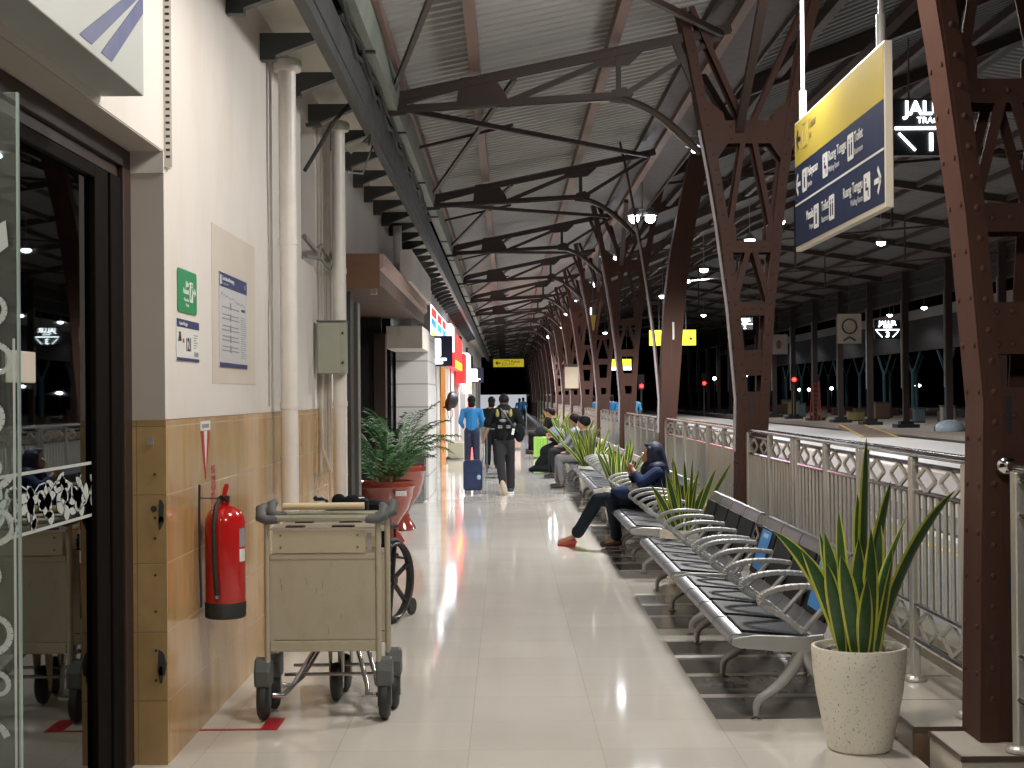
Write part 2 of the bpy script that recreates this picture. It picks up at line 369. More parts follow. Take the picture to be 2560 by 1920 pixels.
a, b = Vector((13.4, 54, 0)), Vector((17.4, 76, 0)); dd = (b-a).normalized(); nn = Vector((dd.y, -dd.x, 0))
cx.bar(a+Vector((0, 0, -.1)), b+Vector((0, 0, -.1)), 1.3, .24)
struct('track_crossing', cx, mat('brown_crossing_deck', (.2, .13, .09), .6), loc=(0, 0, 0))
cx = M()
for s in (-.6, .6): cx.bar(a+nn*s+Vector((0, 0, .024)), b+nn*s+Vector((0, 0, .024)), .12, .006)
struct('track_crossing_markings', cx, YEL, loc=(0, 0, 0))
# dark inlay tiles under the benches
dk = M(); jt = M()
def inlay(y0, n):
    dk.box(1.02, 1.785, y0, y0+.6*n-.03, .001, .003)
    for i in range(n): jt.box(1.015, 1.786, y0+.6*i+.515, y0+.6*i+.6, .0035, .005)
inlay(7.43, 4); inlay(10.31, 3); inlay(13.76, 4); inlay(16.7, 3); yy = 19.1
while yy < 70: inlay(yy, 4); yy += 3.0
struct('floor_inlay', dk, DTILE, loc=(0, 0, 0)); struct('floor_inlay_joints', jt, JOINT, loc=(0, 0, 0))
tp = M().box(-1.49, -1.20, 7.28, 7.31, .001, .003).box(-1.20, -1.115, 7.28, 7.55, .001, .003)
tag(tp.build('floor_tape', mat('red_tape', (.42, .02, .03), .4)), 'red L-shaped tape stuck on the cream floor below the fire extinguisher', 'floor tape')

# ------------------------------------------------------------------ station building on the left
B = thing('station_building', 'white plastered station building with honey stone dado beside the walkway', 'building', (XW, 0, 0))
WH = 3.98
m = M()
m.box(-2.6, XW, -3, 6.62, 2.69, WH)
m.box(-2.6, XW, 6.62, 11.09, 1.51, WH).box(-2.6, XW, 11.09, 11.9, 1.51, 2.62).box(-2.6, XW, 11.09, 11.9, 3.7, WH).box(-2.6, XW, 11.9, 14.2, 1.51, WH)
m.box(-2.6, XW, 14.2, 21.8, 2.9, WH)
m.box(-2.6, XW, -3, 2.0, 0, 2.69)
m.build('wall', PLASTER, B)
s = M()
s.box(-2.6, XW+.004, 6.622, 14.2, 0, 1.508)
s.build('stone_dado', STONE, B)
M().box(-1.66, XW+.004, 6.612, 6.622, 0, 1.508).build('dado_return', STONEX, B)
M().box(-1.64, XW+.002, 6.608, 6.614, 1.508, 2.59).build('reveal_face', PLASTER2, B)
M().box(-1.64, XW+.003, 6.60, 6.62, 2.59, 2.69).build('reveal_cap', PLASTER, B)
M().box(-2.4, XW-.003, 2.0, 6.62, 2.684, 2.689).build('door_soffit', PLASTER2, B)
# chipped corner and drill holes in the dado
h = M()
for z in (1.27, 1.08, .99, .83, .67, .5, .37): h.lathe([(.006, -.004), (.006, .002)], (-1.54, 6.609, z), 8, 'y')
h.lathe([(.014, -.004), (.014, .002)], (-1.545, 6.608, 1.12), 7, 'y')
def chip(y, z, s, n=9):
    ps = [(y+(.25+random.random()*.75)*s*.35*math.cos(6.283*i/n), z+(.5+random.random()*.5)*s*math.sin(6.283*i/n)) for i in range(n)]
    h.prism([(a-1.515, b) for a, b in [(p[0]-y, p[1]) for p in ps]], 'xz', 6.6, 6.62)
for z, q in ((1.11, .075), (1.06, .05), (.44, .085), (.40, .05)): chip(0, z, q)
h.build('dado_chips', mat('dark_chip', (.05, .042, .035), .9, var=.4, scale=40), B)
M().box(-1.575, -1.545, 6.607, 6.6118, 1.40, 1.435).build('paper_scrap', mat('grey_paper', (.33, .30, .26), .6, var=.2, scale=60), B)
M().box(XW+.0005, XW+.0025, 7.68, 9.0, 1.68, 2.5).build('plaster_patch', mat('beige_patch', (.60, .54, .47), .6, var=.1, scale=5), B)
M().box(-2.6, -1.13, -3, 92, WH, WH+.05).build('eave_soffit', mat('cream_soffit', (.66, .62, .54), .6, var=.05, dirt=(.4, .35, .28)), B)
for i in range(46):
    y = 7.0+1.13*i
    q = M().prism([(XW-.02, 3.965), (-1.14, 3.965), (-1.14, 3.925), (-1.40, 3.83), (-1.40, 3.80), (XW-.02, 3.80)], 'xz', y, y+.075)
    q.xf(Matrix.Translation((0, 0, -.12))).build('eave_bracket', GREYB, B)
wf = M(); wf.box(-1.64, -1.60, 11.1, 11.89, 2.63, 3.69); wf.build('window', mat('window_dark', (.03, .028, .03), .2), B)
# groove cable on the wall
g = M().tube([(XW+.006, 9.5, 1.55), (XW+.004, 9.5, 2.1), (XW+.012, 9.51, 2.3), (XW+.006, 9.49, 3.1), (XW+.006, 9.5, 3.8)], .006, 6); g.build('wall_cable', mat('grey_cable', (.34, .31, .29), .6), B)
# long facade further down
f = M()
f.box(-2.6, XW, 21.8, 92, 3.1, WH)
for y in (28, 38.5, 47, 55, 63, 70, 78, 86): f.box(-2.6, XW+.02, y, y+1.3, 0, WH-.01)
for y in (30.5, 41.5, 58, 74): f.box(-2.6, XW-.01, y, y+2.2, 0, 3.1)
f.build('wall', PLASTER, B)
for y0, y1 in ((23, 28), (29.3, 30.5), (32.7, 38.5), (39.8, 41.5), (43.7, 47), (48.3, 55), (56.3, 58), (60.2, 63), (64.3, 70), (71.3, 74), (76.2, 78), (79.3, 86), (87.3, 92)): M().box(-2.5, -1.75, y0, y1, 0, 3.1).build('shop_front', DARKB, B)
for y, z0, z1 in ((39.0, 2.6, 3.5), (47.5, 2.7, 3.5), (55.5, 2.5, 3.4), (63.5, 2.5, 3.3)): M().box(XW+.02, XW+.1, y, y+.9, z0, z1).build('high_vent', GREYB, B)
# white blockwork pier facing the camera
p = M().box(-1.72, -1.22, 23.6, 26.2, 0, 2.62)
p.build('block_pier', grid_mat('white_blockwork', (.66, .65, .64), (.36, .34, .34), 1.2, .36, .012, .5, 'xz', -1.75, 0, var=.04, bump=.8), B)
M().box(-1.72, -1.20, 21.75, 23.7, 2.3, 2.62).build('pier_lintel', PLASTER, B)
M().box(-1.6, -1.46, 33.8, 36.4, 0, 2.35).build('orange_pilaster', mat('orange_cladding', (.55, .20, .02), .35, var=.1), B)
M().box(XW, XW+.012, 36.6, 40, .1, 2.3).build('pale_shutter', mat('pale_pink_shutter', (.62, .54, .50), .4), B)
# room behind the glass door
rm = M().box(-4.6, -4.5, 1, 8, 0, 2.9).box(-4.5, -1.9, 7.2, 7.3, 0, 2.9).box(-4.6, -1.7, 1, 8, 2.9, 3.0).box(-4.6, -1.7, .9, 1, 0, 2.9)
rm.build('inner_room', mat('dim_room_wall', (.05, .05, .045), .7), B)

# glazed door
D = thing('glass_door', 'tinted sliding glass door in a dark brown frame with a frosted floral band', 'door', (-1.66, 4, 0))
m = M().box(-1.70, -1.655, 6.1, 6.30, 0, 2.55).box(-1.71, -1.645, 6.303, 6.47, 0, 2.55)
m.box(-1.70, -1.655, 2.0, 6.1, 2.50, 2.55).box(-1.70, -1.655, 2.0, 6.1, 0, .08)
m.build('stile', DFRAME, D, bevel=.004)
m = M().box(-1.70, -1.636, 6.475, 6.606, 0, 2.6).box(-1.72, -1.637, 2.0, 6.606, 2.602, 2.682).box(-1.71, -1.66, 2.0, 6.6, 2.555, 2.6)
m.build('door_frame', BFRAME, D, bevel=.003)
M().box(-1.684, -1.678, 2.0, 6.1, .08, 2.50).build('glass_pane', GLASS, D)
M().box(-1.676, -1.668, 5.05, 5.36, 1.66, 1.77).build('switch_plate', CREAMS, D, bevel=.004)
fb = M()
xg = -1.6765
def petal(cy_, cz, L_, W_, a, x=xg, n=9):
    L_ *= 1.25; W_ *= 1.5
    ps = []
    for i in range(n): t = i/(n-1); ps.append((t*L_, W_*math.sin(math.pi*t)**.8))
    ps += [(t_, -w_) for t_, w_ in ps[::-1][1:-1]]
    c, s_ = math.cos(a), math.sin(a)
    fb.add([(x, cy_+(p*c-q*s_)*2.1, cz+(p*s_+q*c)) for p, q in ps], [list(range(len(ps)))])
def ribbon(pts, wd, x=xg):
    for (y0, z0), (y1, z1) in zip(pts, pts[1:]):
        d = Vector((0, (y1-y0)/2.1, z1-z0)); l = d.length or 1; n_ = Vector((0, -d.z/l*2.1, d.y/l))*wd/2
        A = Vector((x, y0, z0)); Bv = Vector((x, y1, z1)); fb.add([A-n_, A+n_, Bv+n_, Bv-n_], [(0, 1, 2, 3)])
for z in (1.345, 1.135): fb.add([(xg, 2.0, z-.006), (xg, 6.1, z-.006), (xg, 6.1, z+.006), (xg, 2.0, z+.006)], [(0, 1, 2, 3)])
y = 2.1
while y < 6.05:
    ph = random.random()*6
    for i in range(5): petal(y, 1.24+.02*math.sin(ph), .045, .012, ph+i*1.257)
    petal(y+.18, 1.30, .045, .009, -1.2+random.random()); petal(y+.2, 1.17, .05, .011, 1.1+random.random()); petal(y+.32, 1.27, .06, .012, random.random()*6); petal(y-.12, 1.18, .04, .009, random.random()*6)
    ribbon([(y+.1*math.sin(t*.7)+t*.05, 1.235+.07*math.sin(t*.9+ph)) for t in range(8)], .005)
    petal(y+.42, 1.2, .05, .014, 1.57); petal(y+.45, 1.2, .05, .012, -1.5)
    y += .2
fb.build('frosted_band', FROST, D)
# free glass leaf close to the camera with scroll work
G = thing('glass_leaf', 'clear frameless glass leaf with frosted scrollwork, standing out from the doorway', 'glass panel', (-1.2, 2.94, 0))
M().box(-1.6, -.95, 2.935, 2.945, .01, 2.2).build('pane', CLEAR, G)
M().box(-.9495, -.946, 2.934, 2.946, .01, 2.2).build('polished_edge', mat('green_glass_edge', (.30, .40, .36), .1, spec=1), G)
fb = M()
def spiral(cx_, cz, r, turns, a0, sgn, w0):
    pts = []
    for i in range(26):
        t = i/25; rr = r*(1-t*.85); an = a0+sgn*turns*6.283*t; pts.append((cx_+rr*math.cos(an), cz+rr*math.sin(an)))
    for (p, q), i in zip(zip(pts, pts[1:]), range(25)):
        d = Vector((q[0]-p[0], 0, q[1]-p[1])); d.normalize(); n_ = Vector((-d.z, 0, d.x))*w0*(1-.6*i/25)
        A = Vector((p[0], 2.9335, p[1])); C = Vector((q[0], 2.9335, q[1])); fb.add([A-n_, A+n_, C+n_, C-n_], [(0, 1, 2, 3)])
random.seed(3)
for k_ in range(15):
    z = 1.78-k_*.105; x = -1.0+.012*math.sin(k_*2.1)
    spiral(x, z, .035+.012*random.random(), 1.4, random.random()*6, (-1)**k_, .007)
    spiral(x-.08, z-.05, .05, 1.3, random.random()*6, -(-1)**k_, .008)
fb.add([(-.958, 2.9335, .1), (-.953, 2.9335, .1), (-.953, 2.9335, 1.72), (-.958, 2.9335, 1.72)], [(0, 1, 2, 3)])
fb.add([(-1.2, 2.9335, 1.83), (-.97, 2.9335, 1.95), (-.965, 2.9335, 1.90), (-1.2, 2.9335, 1.72)], [(0, 1, 2, 3)])
fb.build('frosted_scroll', FROST, G)

# box sign over the door
S = thing('fascia_sign', 'white box sign with slanting blue rays mounted above the glass door', 'sign', (-1.42, 4, 2.725))
M().box(XW+.001, -1.336, 1.5, 5.6, 2.725, 3.9).build('sign_box', mat('pale_grey_sign_box', (.42, .44, .42), .45, var=.05, dirt=(.40, .36, .29), damt=.4), S, bevel=.004)
BR = mat('slate_blue_print', (.03, .045, .17), .5)
M().prism([(4.749, 2.752), (4.892, 2.752), (5.56, 3.09), (5.47, 3.09)], 'yz', -1.3355, -1.334).prism([(5.004, 2.752), (5.142, 2.752), (5.59, 3.03), (5.59, 3.10)], 'yz', -1.3355, -1.334).build('blue_rays', BR, S)
c = thing('cable_tray', 'white perforated cable tray running down the wall corner beside the door', 'cable tray', (XW+.02, 6.7, 2.62))
M().box(XW+.001, XW+.02, 6.64, 6.70, 2.62, 3.97).box(XW+.001, XW+.035, 6.632, 6.638, 2.62, 3.97).build('channel', WHITEP, c)
q = M()
for i in range(44): q.box(XW+.018, XW+.0215, 6.655, 6.685, 2.66+i*.03, 2.672+i*.03); q.box(XW+.008, XW+.026, 6.6305, 6.6335, 2.66+i*.03, 2.671+i*.03)
q.build('slots', BLKT, c)

# signs on the wall
S = thing('evacuation_sign', 'green rounded sign Jalur Evakuasi on the white wall, uppermost of the two beside the door', 'sign', (XW, 7.08, 2.0))
def rrect(w_, h_, r, n=5):
    ps = []
    for cx_, cy_, a0 in ((w_-r, h_-r, 0), (r, h_-r, 90), (r, r, 180), (w_-r, r, 270)):
        for i in range(n+1): a = R(a0+90*i/n); ps.append((cx_+r*math.cos(a), cy_+r*math.sin(a)))
    return ps
M().prism([(6.87+a, 2.0+b) for a, b in rrect(.415, .2, .02)], 'yz', XW+.001, XW+.006).build('plate', GRNS, S)
text('lettering', 'Jalur', WHT, S, .036, face_east(XW+.0065, 7.10, 2.125), 'RIGHT', bold=.001)
text('lettering', 'Evakuasi', WHT, S, .036, face_east(XW+.0065, 7.10, 2.09), 'RIGHT', bold=.001)
text('lettering', 'Evacuation', WHT, S, .024, face_east(XW+.0065, 7.10, 2.055), 'RIGHT')
text('lettering', 'Route', WHT, S, .024, face_east(XW+.0065, 7.10, 2.03), 'RIGHT')
q = M().box(XW+.006, XW+.0075, 7.12, 7.19, 2.055, 2.15)
q.build('pictogram_panel', WHT, S)
q = M().ball((XW+.008, 7.165, 2.137), (.001, .014, .007)).add([(XW+.0085, 7.13, 2.07), (XW+.0085, 7.14, 2.065), (XW+.0085, 7.165, 2.1), (XW+.0085, 7.18, 2.128), (XW+.0085, 7.15, 2.125)], [(0, 1, 2, 3, 4)])
q.build('running_figure', GRNS, S)
q = M().prism([(7.2, 2.098), (7.23, 2.098), (7.23, 2.085), (7.262, 2.106), (7.23, 2.127), (7.23, 2.113), (7.2, 2.113)], 'yz', XW+.006, XW+.0075); q.build('arrow', WHT, S)

S = thing('call_sign', 'white and navy sign with the number 121 on the white wall under the green sign', 'sign', (XW, 7.08, 1.78))
M().box(XW+.001, XW+.005, 6.84, 7.335, 1.775, 1.968).build('plate', WHT, S)
M().box(XW+.005, XW+.006, 6.841, 7.334, 1.93, 1.967).box(XW+.005, XW+.006, 6.841, 7.334, 1.776, 1.79).build('navy_bands', NAVY2, S)
text('lettering', 'Layanan Pelanggan', WHT, S, .024, face_east(XW+.0065, 6.89, 1.94)); text('number', '121', BLKT, S, .085, face_east(XW+.0055, 7.03, 1.825), bold=.002)
q = M().prism([(6.87, 1.865), (6.89, 1.9), (6.92, 1.9), (6.94, 1.865)], 'yz', XW+.005, XW+.006).box(XW+.005, XW+.006, 6.885, 6.925, 1.90, 1.908); q.build('headset_icon', BLKT, S)
M().box(XW+.005, XW+.006, 6.965, 7.0, 1.86, 1.878).build('red_mark', mat('red_print', (.6, .03, .03), .4), S)
q = M()
for i in range(6): q.box(XW+.005, XW+.0055, 7.21, 7.31-.02*(i % 3), 1.9-i*.012, 1.904-i*.012)
q.box(XW+.005, XW+.0056, 7.22, 7.32, 1.80, 1.822); q.build('small_print', GREYT, S)

S = thing('zone_poster', 'tall white platform map poster with navy header and five track diagrams on the wall', 'poster', (XW, 8.26, 1.765))
M().box(XW+.003, XW+.008, 7.85, 8.68, 1.765, 2.265).build('sheet', mat('poster_white', (.58, .58, .60), .3), S)
M().box(XW+.008, XW+.009, 7.851, 8.679, 2.19, 2.264).box(XW+.008, XW+.009, 7.851, 8.679, 1.766, 1.79).build('navy_bands', NAVY2, S)
text('lettering', 'Zona Antrean Penumpang', WHT, S, .032, face_east(XW+.0095, 7.93, 2.225)); text('lettering', 'Passenger Queue Zone', mat('dim_white', (.4, .4, .45), .4), S, .018, face_east(XW+.0095, 7.93, 2.203))
M().box(XW+.009, XW+.01, 7.87, 7.905, 2.2, 2.25).build('panel', WHT, S)
text('number', '1', WHT, S, .04, face_east(XW+.0095, 8.60, 2.215)); q = M()
for i, (z, n_) in enumerate(((2.085, 1), (2.025, 2), (1.965, 2), (1.91, 2), (1.855, 2))):
    q.box(XW+.008, XW+.009, 7.92, 8.42, z-.003, z+.003)
    if n_ == 2: q.box(XW+.008, XW+.009, 7.94, 8.4, z+.018, z+.024)
    q.box(XW+.008, XW+.0095, 8.15, 8.18, z-.01, z+.03)
for i in range(20): q.box(XW+.008, XW+.0085, 8.48, 8.6+.05*random.random(), 2.05-i*.012, 2.0535-i*.012)
for i in range(34): yy = 7.9+i*.021; zz = 2.15-.035*(i/34)+.012*random.random(); q.box(XW+.008, XW+.0085, yy, yy+.012, zz-.008, zz)
q.build('diagram_lines', GREYT, S)
M().box(XW+.008, XW+.009, 8.5, 8.62, 2.085, 2.1).build('key_box', NAVY2, S)

S = thing('extinguisher_marker', 'narrow red and white triangular marker on the stone dado above the extinguisher', 'sign', (XW, 7.47, 1.2))
M().prism([(7.36, 1.44), (7.58, 1.44), (7.47, 1.2)], 'yz', XW+.0045, XW+.006).build('triangle', mat('red_print2', (.42, .02, .02), .4), S)
M().prism([(7.43, 1.44), (7.51, 1.44), (7.47, 1.25)], 'yz', XW+.006, XW+.007).box(XW+.005, XW+.0075, 7.35, 7.59, 1.442, 1.49).build('white_panel', WHT, S)
M().box(XW+.0075, XW+.008, 7.38, 7.55, 1.455, 1.475).build('print', GREYT, S)
t_ = thing('red_lettering', 'red vertical stick-on lettering on the stone dado above the extinguisher', 'lettering', (XW, 7.6, 1.0))
mt = Matrix.Translation((XW+.006, 7.72, .99)) @ Matrix.Rotation(R(90), 4, 'Z') @ Matrix.Rotation(R(90), 4, 'X') @ Matrix.Rotation(R(90), 4, 'Z')
text('letters', 'ALAT PEMADAM API', mat('pink_red_print', (.50, .08, .08), .5), t_, .15, mt, squeeze=.20, bold=.002)

# pipes and box on the wall
def pipe(y, x, r, z0, z1, label, ring=True, nm='drain_pipe'):
    P = thing(nm, label, 'pipe', (x, y, z0))
    M().tube([(x, y, z0), (x, y, z1)], r, 20).build('tube', WHITEP, P, smooth=True)
    if ring:
        M().lathe([(r+.004, -.03), (r+.03, -.03), (r+.04, 0), (r+.035, .035), (r+.01, .05)], (x, y, z1), 20).build('collar', WHITEP, P, smooth=True)
    q = M()
    for z in (z0+.6, z0+1.55, z0+2.6):
        if z < z1-.2: q.lathe([(r+.006, -.02), (r+.006, .02)], (x, y, z), 20)
    q.build('socket_ring', WHITEP, P, smooth=True); return P
pipe(9.65, -1.385, .056, 0, 3.72, 'thick white drain pipe nearest the camera on the left wall')
pipe(11.95, -1.315, .055, 0, 3.74, 'white drain pipe behind the grey electric box')
pipe(19.4, -1.38, .055, 2.9, 3.8, 'short white drain pipe above the brown canopy', False)
pipe(29.2, -1.45, .05, 0, 3.3, 'white drain pipe rising beside the block pier', False)
pipe(32.0, -1.45, .045, 0, 3.3, 'thin white drain pipe before the orange pilaster', False)
Pb = thing('conduit_bundle', 'bundle of thin white conduits and drooping grey cables beside the high window', 'conduit', (-1.46, 11.7, 0))
q = M()
for i, (x, y, r) in enumerate(((-1.475, 12.02, .018), (-1.44, 12.05, .012), (-1.41, 12.06, .02), (-1.375, 12.1, .012), (-1.36, 12.15, .02))): q.tube([(x, y, 1.0 if i < 3 else 2.2), (x, y+.01, 2.6), (x, y, 3.78)], r, 8)
q.tube([(-1.46, 12.0, 1.8), (-1.46, 12.0, 1.2), (-1.40, 12.0, 1.0), (-1.40, 12.0, 0.1)], .014, 8)
q.build('conduits', WHITEP, Pb, smooth=True)
q = M().tube([(-1.49, 11.2, 2.80), (-1.44, 11.5, 2.72), (-1.43, 11.8, 2.79), (-1.40, 12.0, 2.70), (-1.37, 12.1, 2.76)], .02, 7).tube([(-1.49, 11.3, 2.66), (-1.43, 11.7, 2.68), (-1.38, 12.0, 2.6), (-1.36, 12.1, 2.72)], .013, 7)
q.build('cables', mat('grey_sagging_cable', (.25, .24, .22), .6), Pb, smooth=True)
Eb = thing('electric_box', 'grey-green metal electric cabinet fixed in front of the white pipe', 'electric box', (-1.35, 11.8, 1.78))
EBM = mat('grey_green_cabinet', (.30, .31, .24), .4, var=.06)
M().box(-1.465, -1.245, 11.72, 11.9, 1.785, 2.19).build('cabinet', EBM, Eb, bevel=.006)
M().box(-1.46, -1.29, 11.712, 11.7205, 1.79, 2.185).build('door', EBM, Eb, bevel=.003)
M().box(-1.47, -1.24, 11.70, 11.91, 2.19, 2.2).build('rain_lip', mat('dark_grey_lip', (.12, .12, .1), .5), Eb)  # lip in a darker grey than the cabinet
M().box(-1.273, -1.258, 11.71, 11.7205, 1.86, 1.88).box(-1.273, -1.258, 11.71, 11.7205, 2.09, 2.11).build('latch', BLKT, Eb)
hc = thing('hanging_cable', 'thick black cable slanting from the eave beam to the high window', 'cable', (-1.2, 11, 3.3))
M().tube([(-1.475, 11.15, 3.28), (-1.40, 11.2, 3.42), (-1.28, 11.3, 3.66), (-1.17, 11.45, 3.83)], .016, 8).build('cable', BLACKR, hc, smooth=True)
hc = thing('hanging_cable', 'loops of thin grey cables hanging under the eave above the second pipe', 'cable', (-1.2, 12, 3.6))
q = M()
for i in range(5): q.tube([(-1.4+.02*i, 12.1, 3.68-.006*i), (-1.25, 12.3, 3.64-.012*i), (-1.13, 12.6, 3.70+.02*i), (-1.10+.01*i, 12.8, 3.95)], .006, 6)
q.tube([(-1.27, 12.2, 3.42), (-1.2, 12.8, 3.5), (-1.15, 13.2, 3.8)], .008, 6)
q.build('cable', mat('grey_cable2', (.30, .28, .25), .6), hc, smooth=True)

# wooden portal canopy
P = thing('entrance_canopy', 'brown boarded entrance canopy over a dark recess behind the white pipe', 'canopy', (-1.3, 14.2, 0))
m = M().box(-1.6, -1.18, 14.2, 14.24, 2.62, 2.955)
m.build('front_board', WOODC, P)
M().prism([(-1.18, 2.95), (-1.14, 2.95), (-1.14, 2.83), (-1.18, 2.80)], 'xz', 14.19, 22).build('fascia', PINKC, P)
M().box(-1.22, -1.181, 14.25, 21.9, 2.66, 2.80).build('inner_beam', mat('brown_beam', (.085, .045, .03), .5), P)
M().box(-2.4, -1.223, 14.25, 21.9, 2.74, 2.76).build('soffit', mat('brown_soffit', (.10, .055, .035), .5, var=.15), P)
M().box(-1.58, -1.46, 14.2, 14.5, 0, 2.6).box(-1.56, -1.50, 15.1, 15.3, 0, 2.5).build('post', DOORW, P)
M().box(-1.50, -1.43, 14.6, 14.85, 0, 2.52).build('grey_post', mat('grey_brown_post', (.09, .085, .08), .4), P)
M().box(-2.4, -1.78, 21.6, 21.7, 0, 2.74).box(-2.42, -2.4, 14.2, 21.6, 0, 2.74).build('dark_panel', DOORW, P)
M().box(-1.86, -1.70, 21.3, 21.6, 0, 2.5).build('brown_jamb', BFRAME, P)
M().box(-1.36, -1.30, 15.2, 15.32, 2.64, 2.735).build('junction_box', WHITEP, P)
Q = thing('concrete_canopy_box', 'pale grey plastered box standing on top of the brown canopy', 'canopy box', (-1.3, 18, 2.96))
M().box(-1.24, -1.10, 17.8, 22.3, 2.96, 3.34).build('box', PLASTER, Q)
# ------------------------------------------------------------------ canopy over the platform
def corr(m, pts, y0, y1, per=.19, amp=.016, step=None):
    """corrugated sheet: pts = (x,z) polyline across, ribs run along it"""
    ys = []; y = y0
    while y < y1: ys += [(y, -amp), (y+per*.35, -amp), (y+per*.5, amp), (y+per*.85, amp)]; y += per
    k = len(m.v); n = len(pts)
    for yy, d in ys:
        for x, z in pts: m.v.append(Vector((x, yy, z+d)))
    for i in range(len(ys)-1):
        for j in range(n-1): a = k+i*n+j; m.f.append([a, a+n, a+n+1, a+1]); m.mi.append(0)
ZR = lambda x: 4.60+.2*(x+.245)
C = thing('platform_canopy', 'long lean-to canopy of corrugated zinc sheets rising from the building to the brown columns', 'canopy roof', (0, 0, 4))
m = M(); corr(m, [(-1.02, ZR(-1.02)), (2.25, ZR(2.25))], -3, 150); m.build('roof_sheet', SHEET, C)
for x, wd in ((-.90, .06), (-.25, .09), (.98, .09), (2.1, .09)): M().box(x-wd/2, x+wd/2, -3, 150, ZR(x)-.145, ZR(x)-.025).build('purlin', PURLIN, C)
M().box(-1.16, -1.04, -3, 95, 3.80, 4.02).box(-1.06, -1.05, -3, 95, 3.72, 3.8).build('eave_beam', GREYB, C)
m = M().prism([(-1.035, 4.10), (-.93, 4.10), (-.90, 4.30), (-.91, 4.30), (-.94, 4.115), (-1.03, 4.115)], 'xz', -3, 95)
m.build('gutter', GUTTER, C)
m = M()
for i in range(12): y = 7.5+i*3.35; m.box(-1.045, -.92, y, y+.05, 4.085, 4.1)
m.tube([(-1.03, 9.5+.5*i, 4.03+.05*math.sin(i*2.3)) for i in range(24)], .02, 6).tube([(-1.0, 9.0+.4*i, 4.06+.04*math.sin(i*1.7+1)) for i in range(26)], .012, 6)
m.build('gutter_cable', BLACKR, C, smooth=True)
COLY = [6.5+6.7*i for i in range(22)]
# truss prototype at y=0
TL = 'red-brown steel roof truss reaching from the eave beam to the column row'
T0 = thing('roof_truss', TL, 'roof truss', (0, COLY[1], 4), 'canopy roof trusses')
def P3(x, z, dy=0): return (x, COLY[1]+dy, z)
tz = lambda x: 4.36+.2*(x+.245)
m = M()
for dy in (-.035, .035): m.bar(P3(-1.17, tz(-1.17), dy), P3(2.0, tz(2.0), dy), .012, .075, (0, 0, 1)).bar(P3(-1.17, tz(-1.17)+.03, dy), P3(2.0, tz(2.0)+.03, dy), .05, .012)
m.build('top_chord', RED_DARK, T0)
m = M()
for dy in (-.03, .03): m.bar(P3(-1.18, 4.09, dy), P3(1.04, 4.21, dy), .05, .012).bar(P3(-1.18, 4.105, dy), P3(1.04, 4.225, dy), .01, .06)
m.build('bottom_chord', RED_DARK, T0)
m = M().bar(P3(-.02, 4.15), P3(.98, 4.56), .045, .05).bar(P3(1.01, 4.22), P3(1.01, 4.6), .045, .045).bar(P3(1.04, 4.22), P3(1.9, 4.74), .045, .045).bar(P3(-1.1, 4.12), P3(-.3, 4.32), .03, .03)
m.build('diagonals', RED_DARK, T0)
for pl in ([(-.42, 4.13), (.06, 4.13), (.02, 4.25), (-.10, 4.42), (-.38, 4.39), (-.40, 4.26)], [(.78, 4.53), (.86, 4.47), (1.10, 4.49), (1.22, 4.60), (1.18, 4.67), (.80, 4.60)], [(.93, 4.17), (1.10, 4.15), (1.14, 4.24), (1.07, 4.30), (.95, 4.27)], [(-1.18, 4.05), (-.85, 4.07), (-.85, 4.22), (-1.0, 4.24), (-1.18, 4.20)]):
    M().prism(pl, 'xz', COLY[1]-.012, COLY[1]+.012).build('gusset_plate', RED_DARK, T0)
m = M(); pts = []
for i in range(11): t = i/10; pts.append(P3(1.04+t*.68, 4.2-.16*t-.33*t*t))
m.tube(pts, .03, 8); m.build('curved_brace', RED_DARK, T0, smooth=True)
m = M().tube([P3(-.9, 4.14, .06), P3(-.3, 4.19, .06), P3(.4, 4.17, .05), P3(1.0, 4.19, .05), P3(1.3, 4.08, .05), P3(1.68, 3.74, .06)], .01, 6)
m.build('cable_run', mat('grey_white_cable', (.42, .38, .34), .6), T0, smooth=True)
TR = [T0]
for i in range(0, 22):
    if i == 1: continue
    TR.append(dup(T0, (0, COLY[i], 4), label='roof truss %s from the camera under the corrugated canopy' % (ORD[i] if i != 0 else 'nearest')))
T0['label'] = 'second roof truss from the camera, the first one fully seen under the corrugated canopy'
# wind bracing between trusses
for i in range(0, 12):
    y0 = COLY[i]; y1 = COLY[i+1]
    t_ = thing('wind_brace', 'thin diagonal wind braces in the %s roof bay from the camera' % (ORD[i]), 'brace', (0, y0, 4.1), 'canopy wind braces')
    M().bar((-1.0, y0+.1, 4.16), (1.9, y1-.1, 4.74), .05, .05).build('long_brace', RED_DARK, t_)
    M().bar((-.98, y1-.1, 4.2), (.1, y0+.2, 4.42), .04, .04).build('short_brace', RED_DARK, t_)
    M().bar((-.95, (y0+y1)/2-.4, 4.26), (.1, (y0+y1)/2-.6, 4.47), .03, .03).build('tie_rod', RED_DARK, t_)
gd = thing('eave_girder', 'dark girder running lengthwise on top of the brown columns, made solid for a dark band', 'girder', (2.1, 0, 4.6))
m = M().box(1.84, 1.86, -2, 150, 4.92, 5.5).box(2.58, 2.6, -2, 150, 4.95, 5.5).box(1.84, 2.6, -2, 150, 5.0, 5.02)
for z in (4.95, 5.3): m.box(1.80, 1.84, -2, 150, z-.04, z+.04)
m.build('lattice', RED_DARK, gd)  # plates closed solid to make the dark band, no open lattice

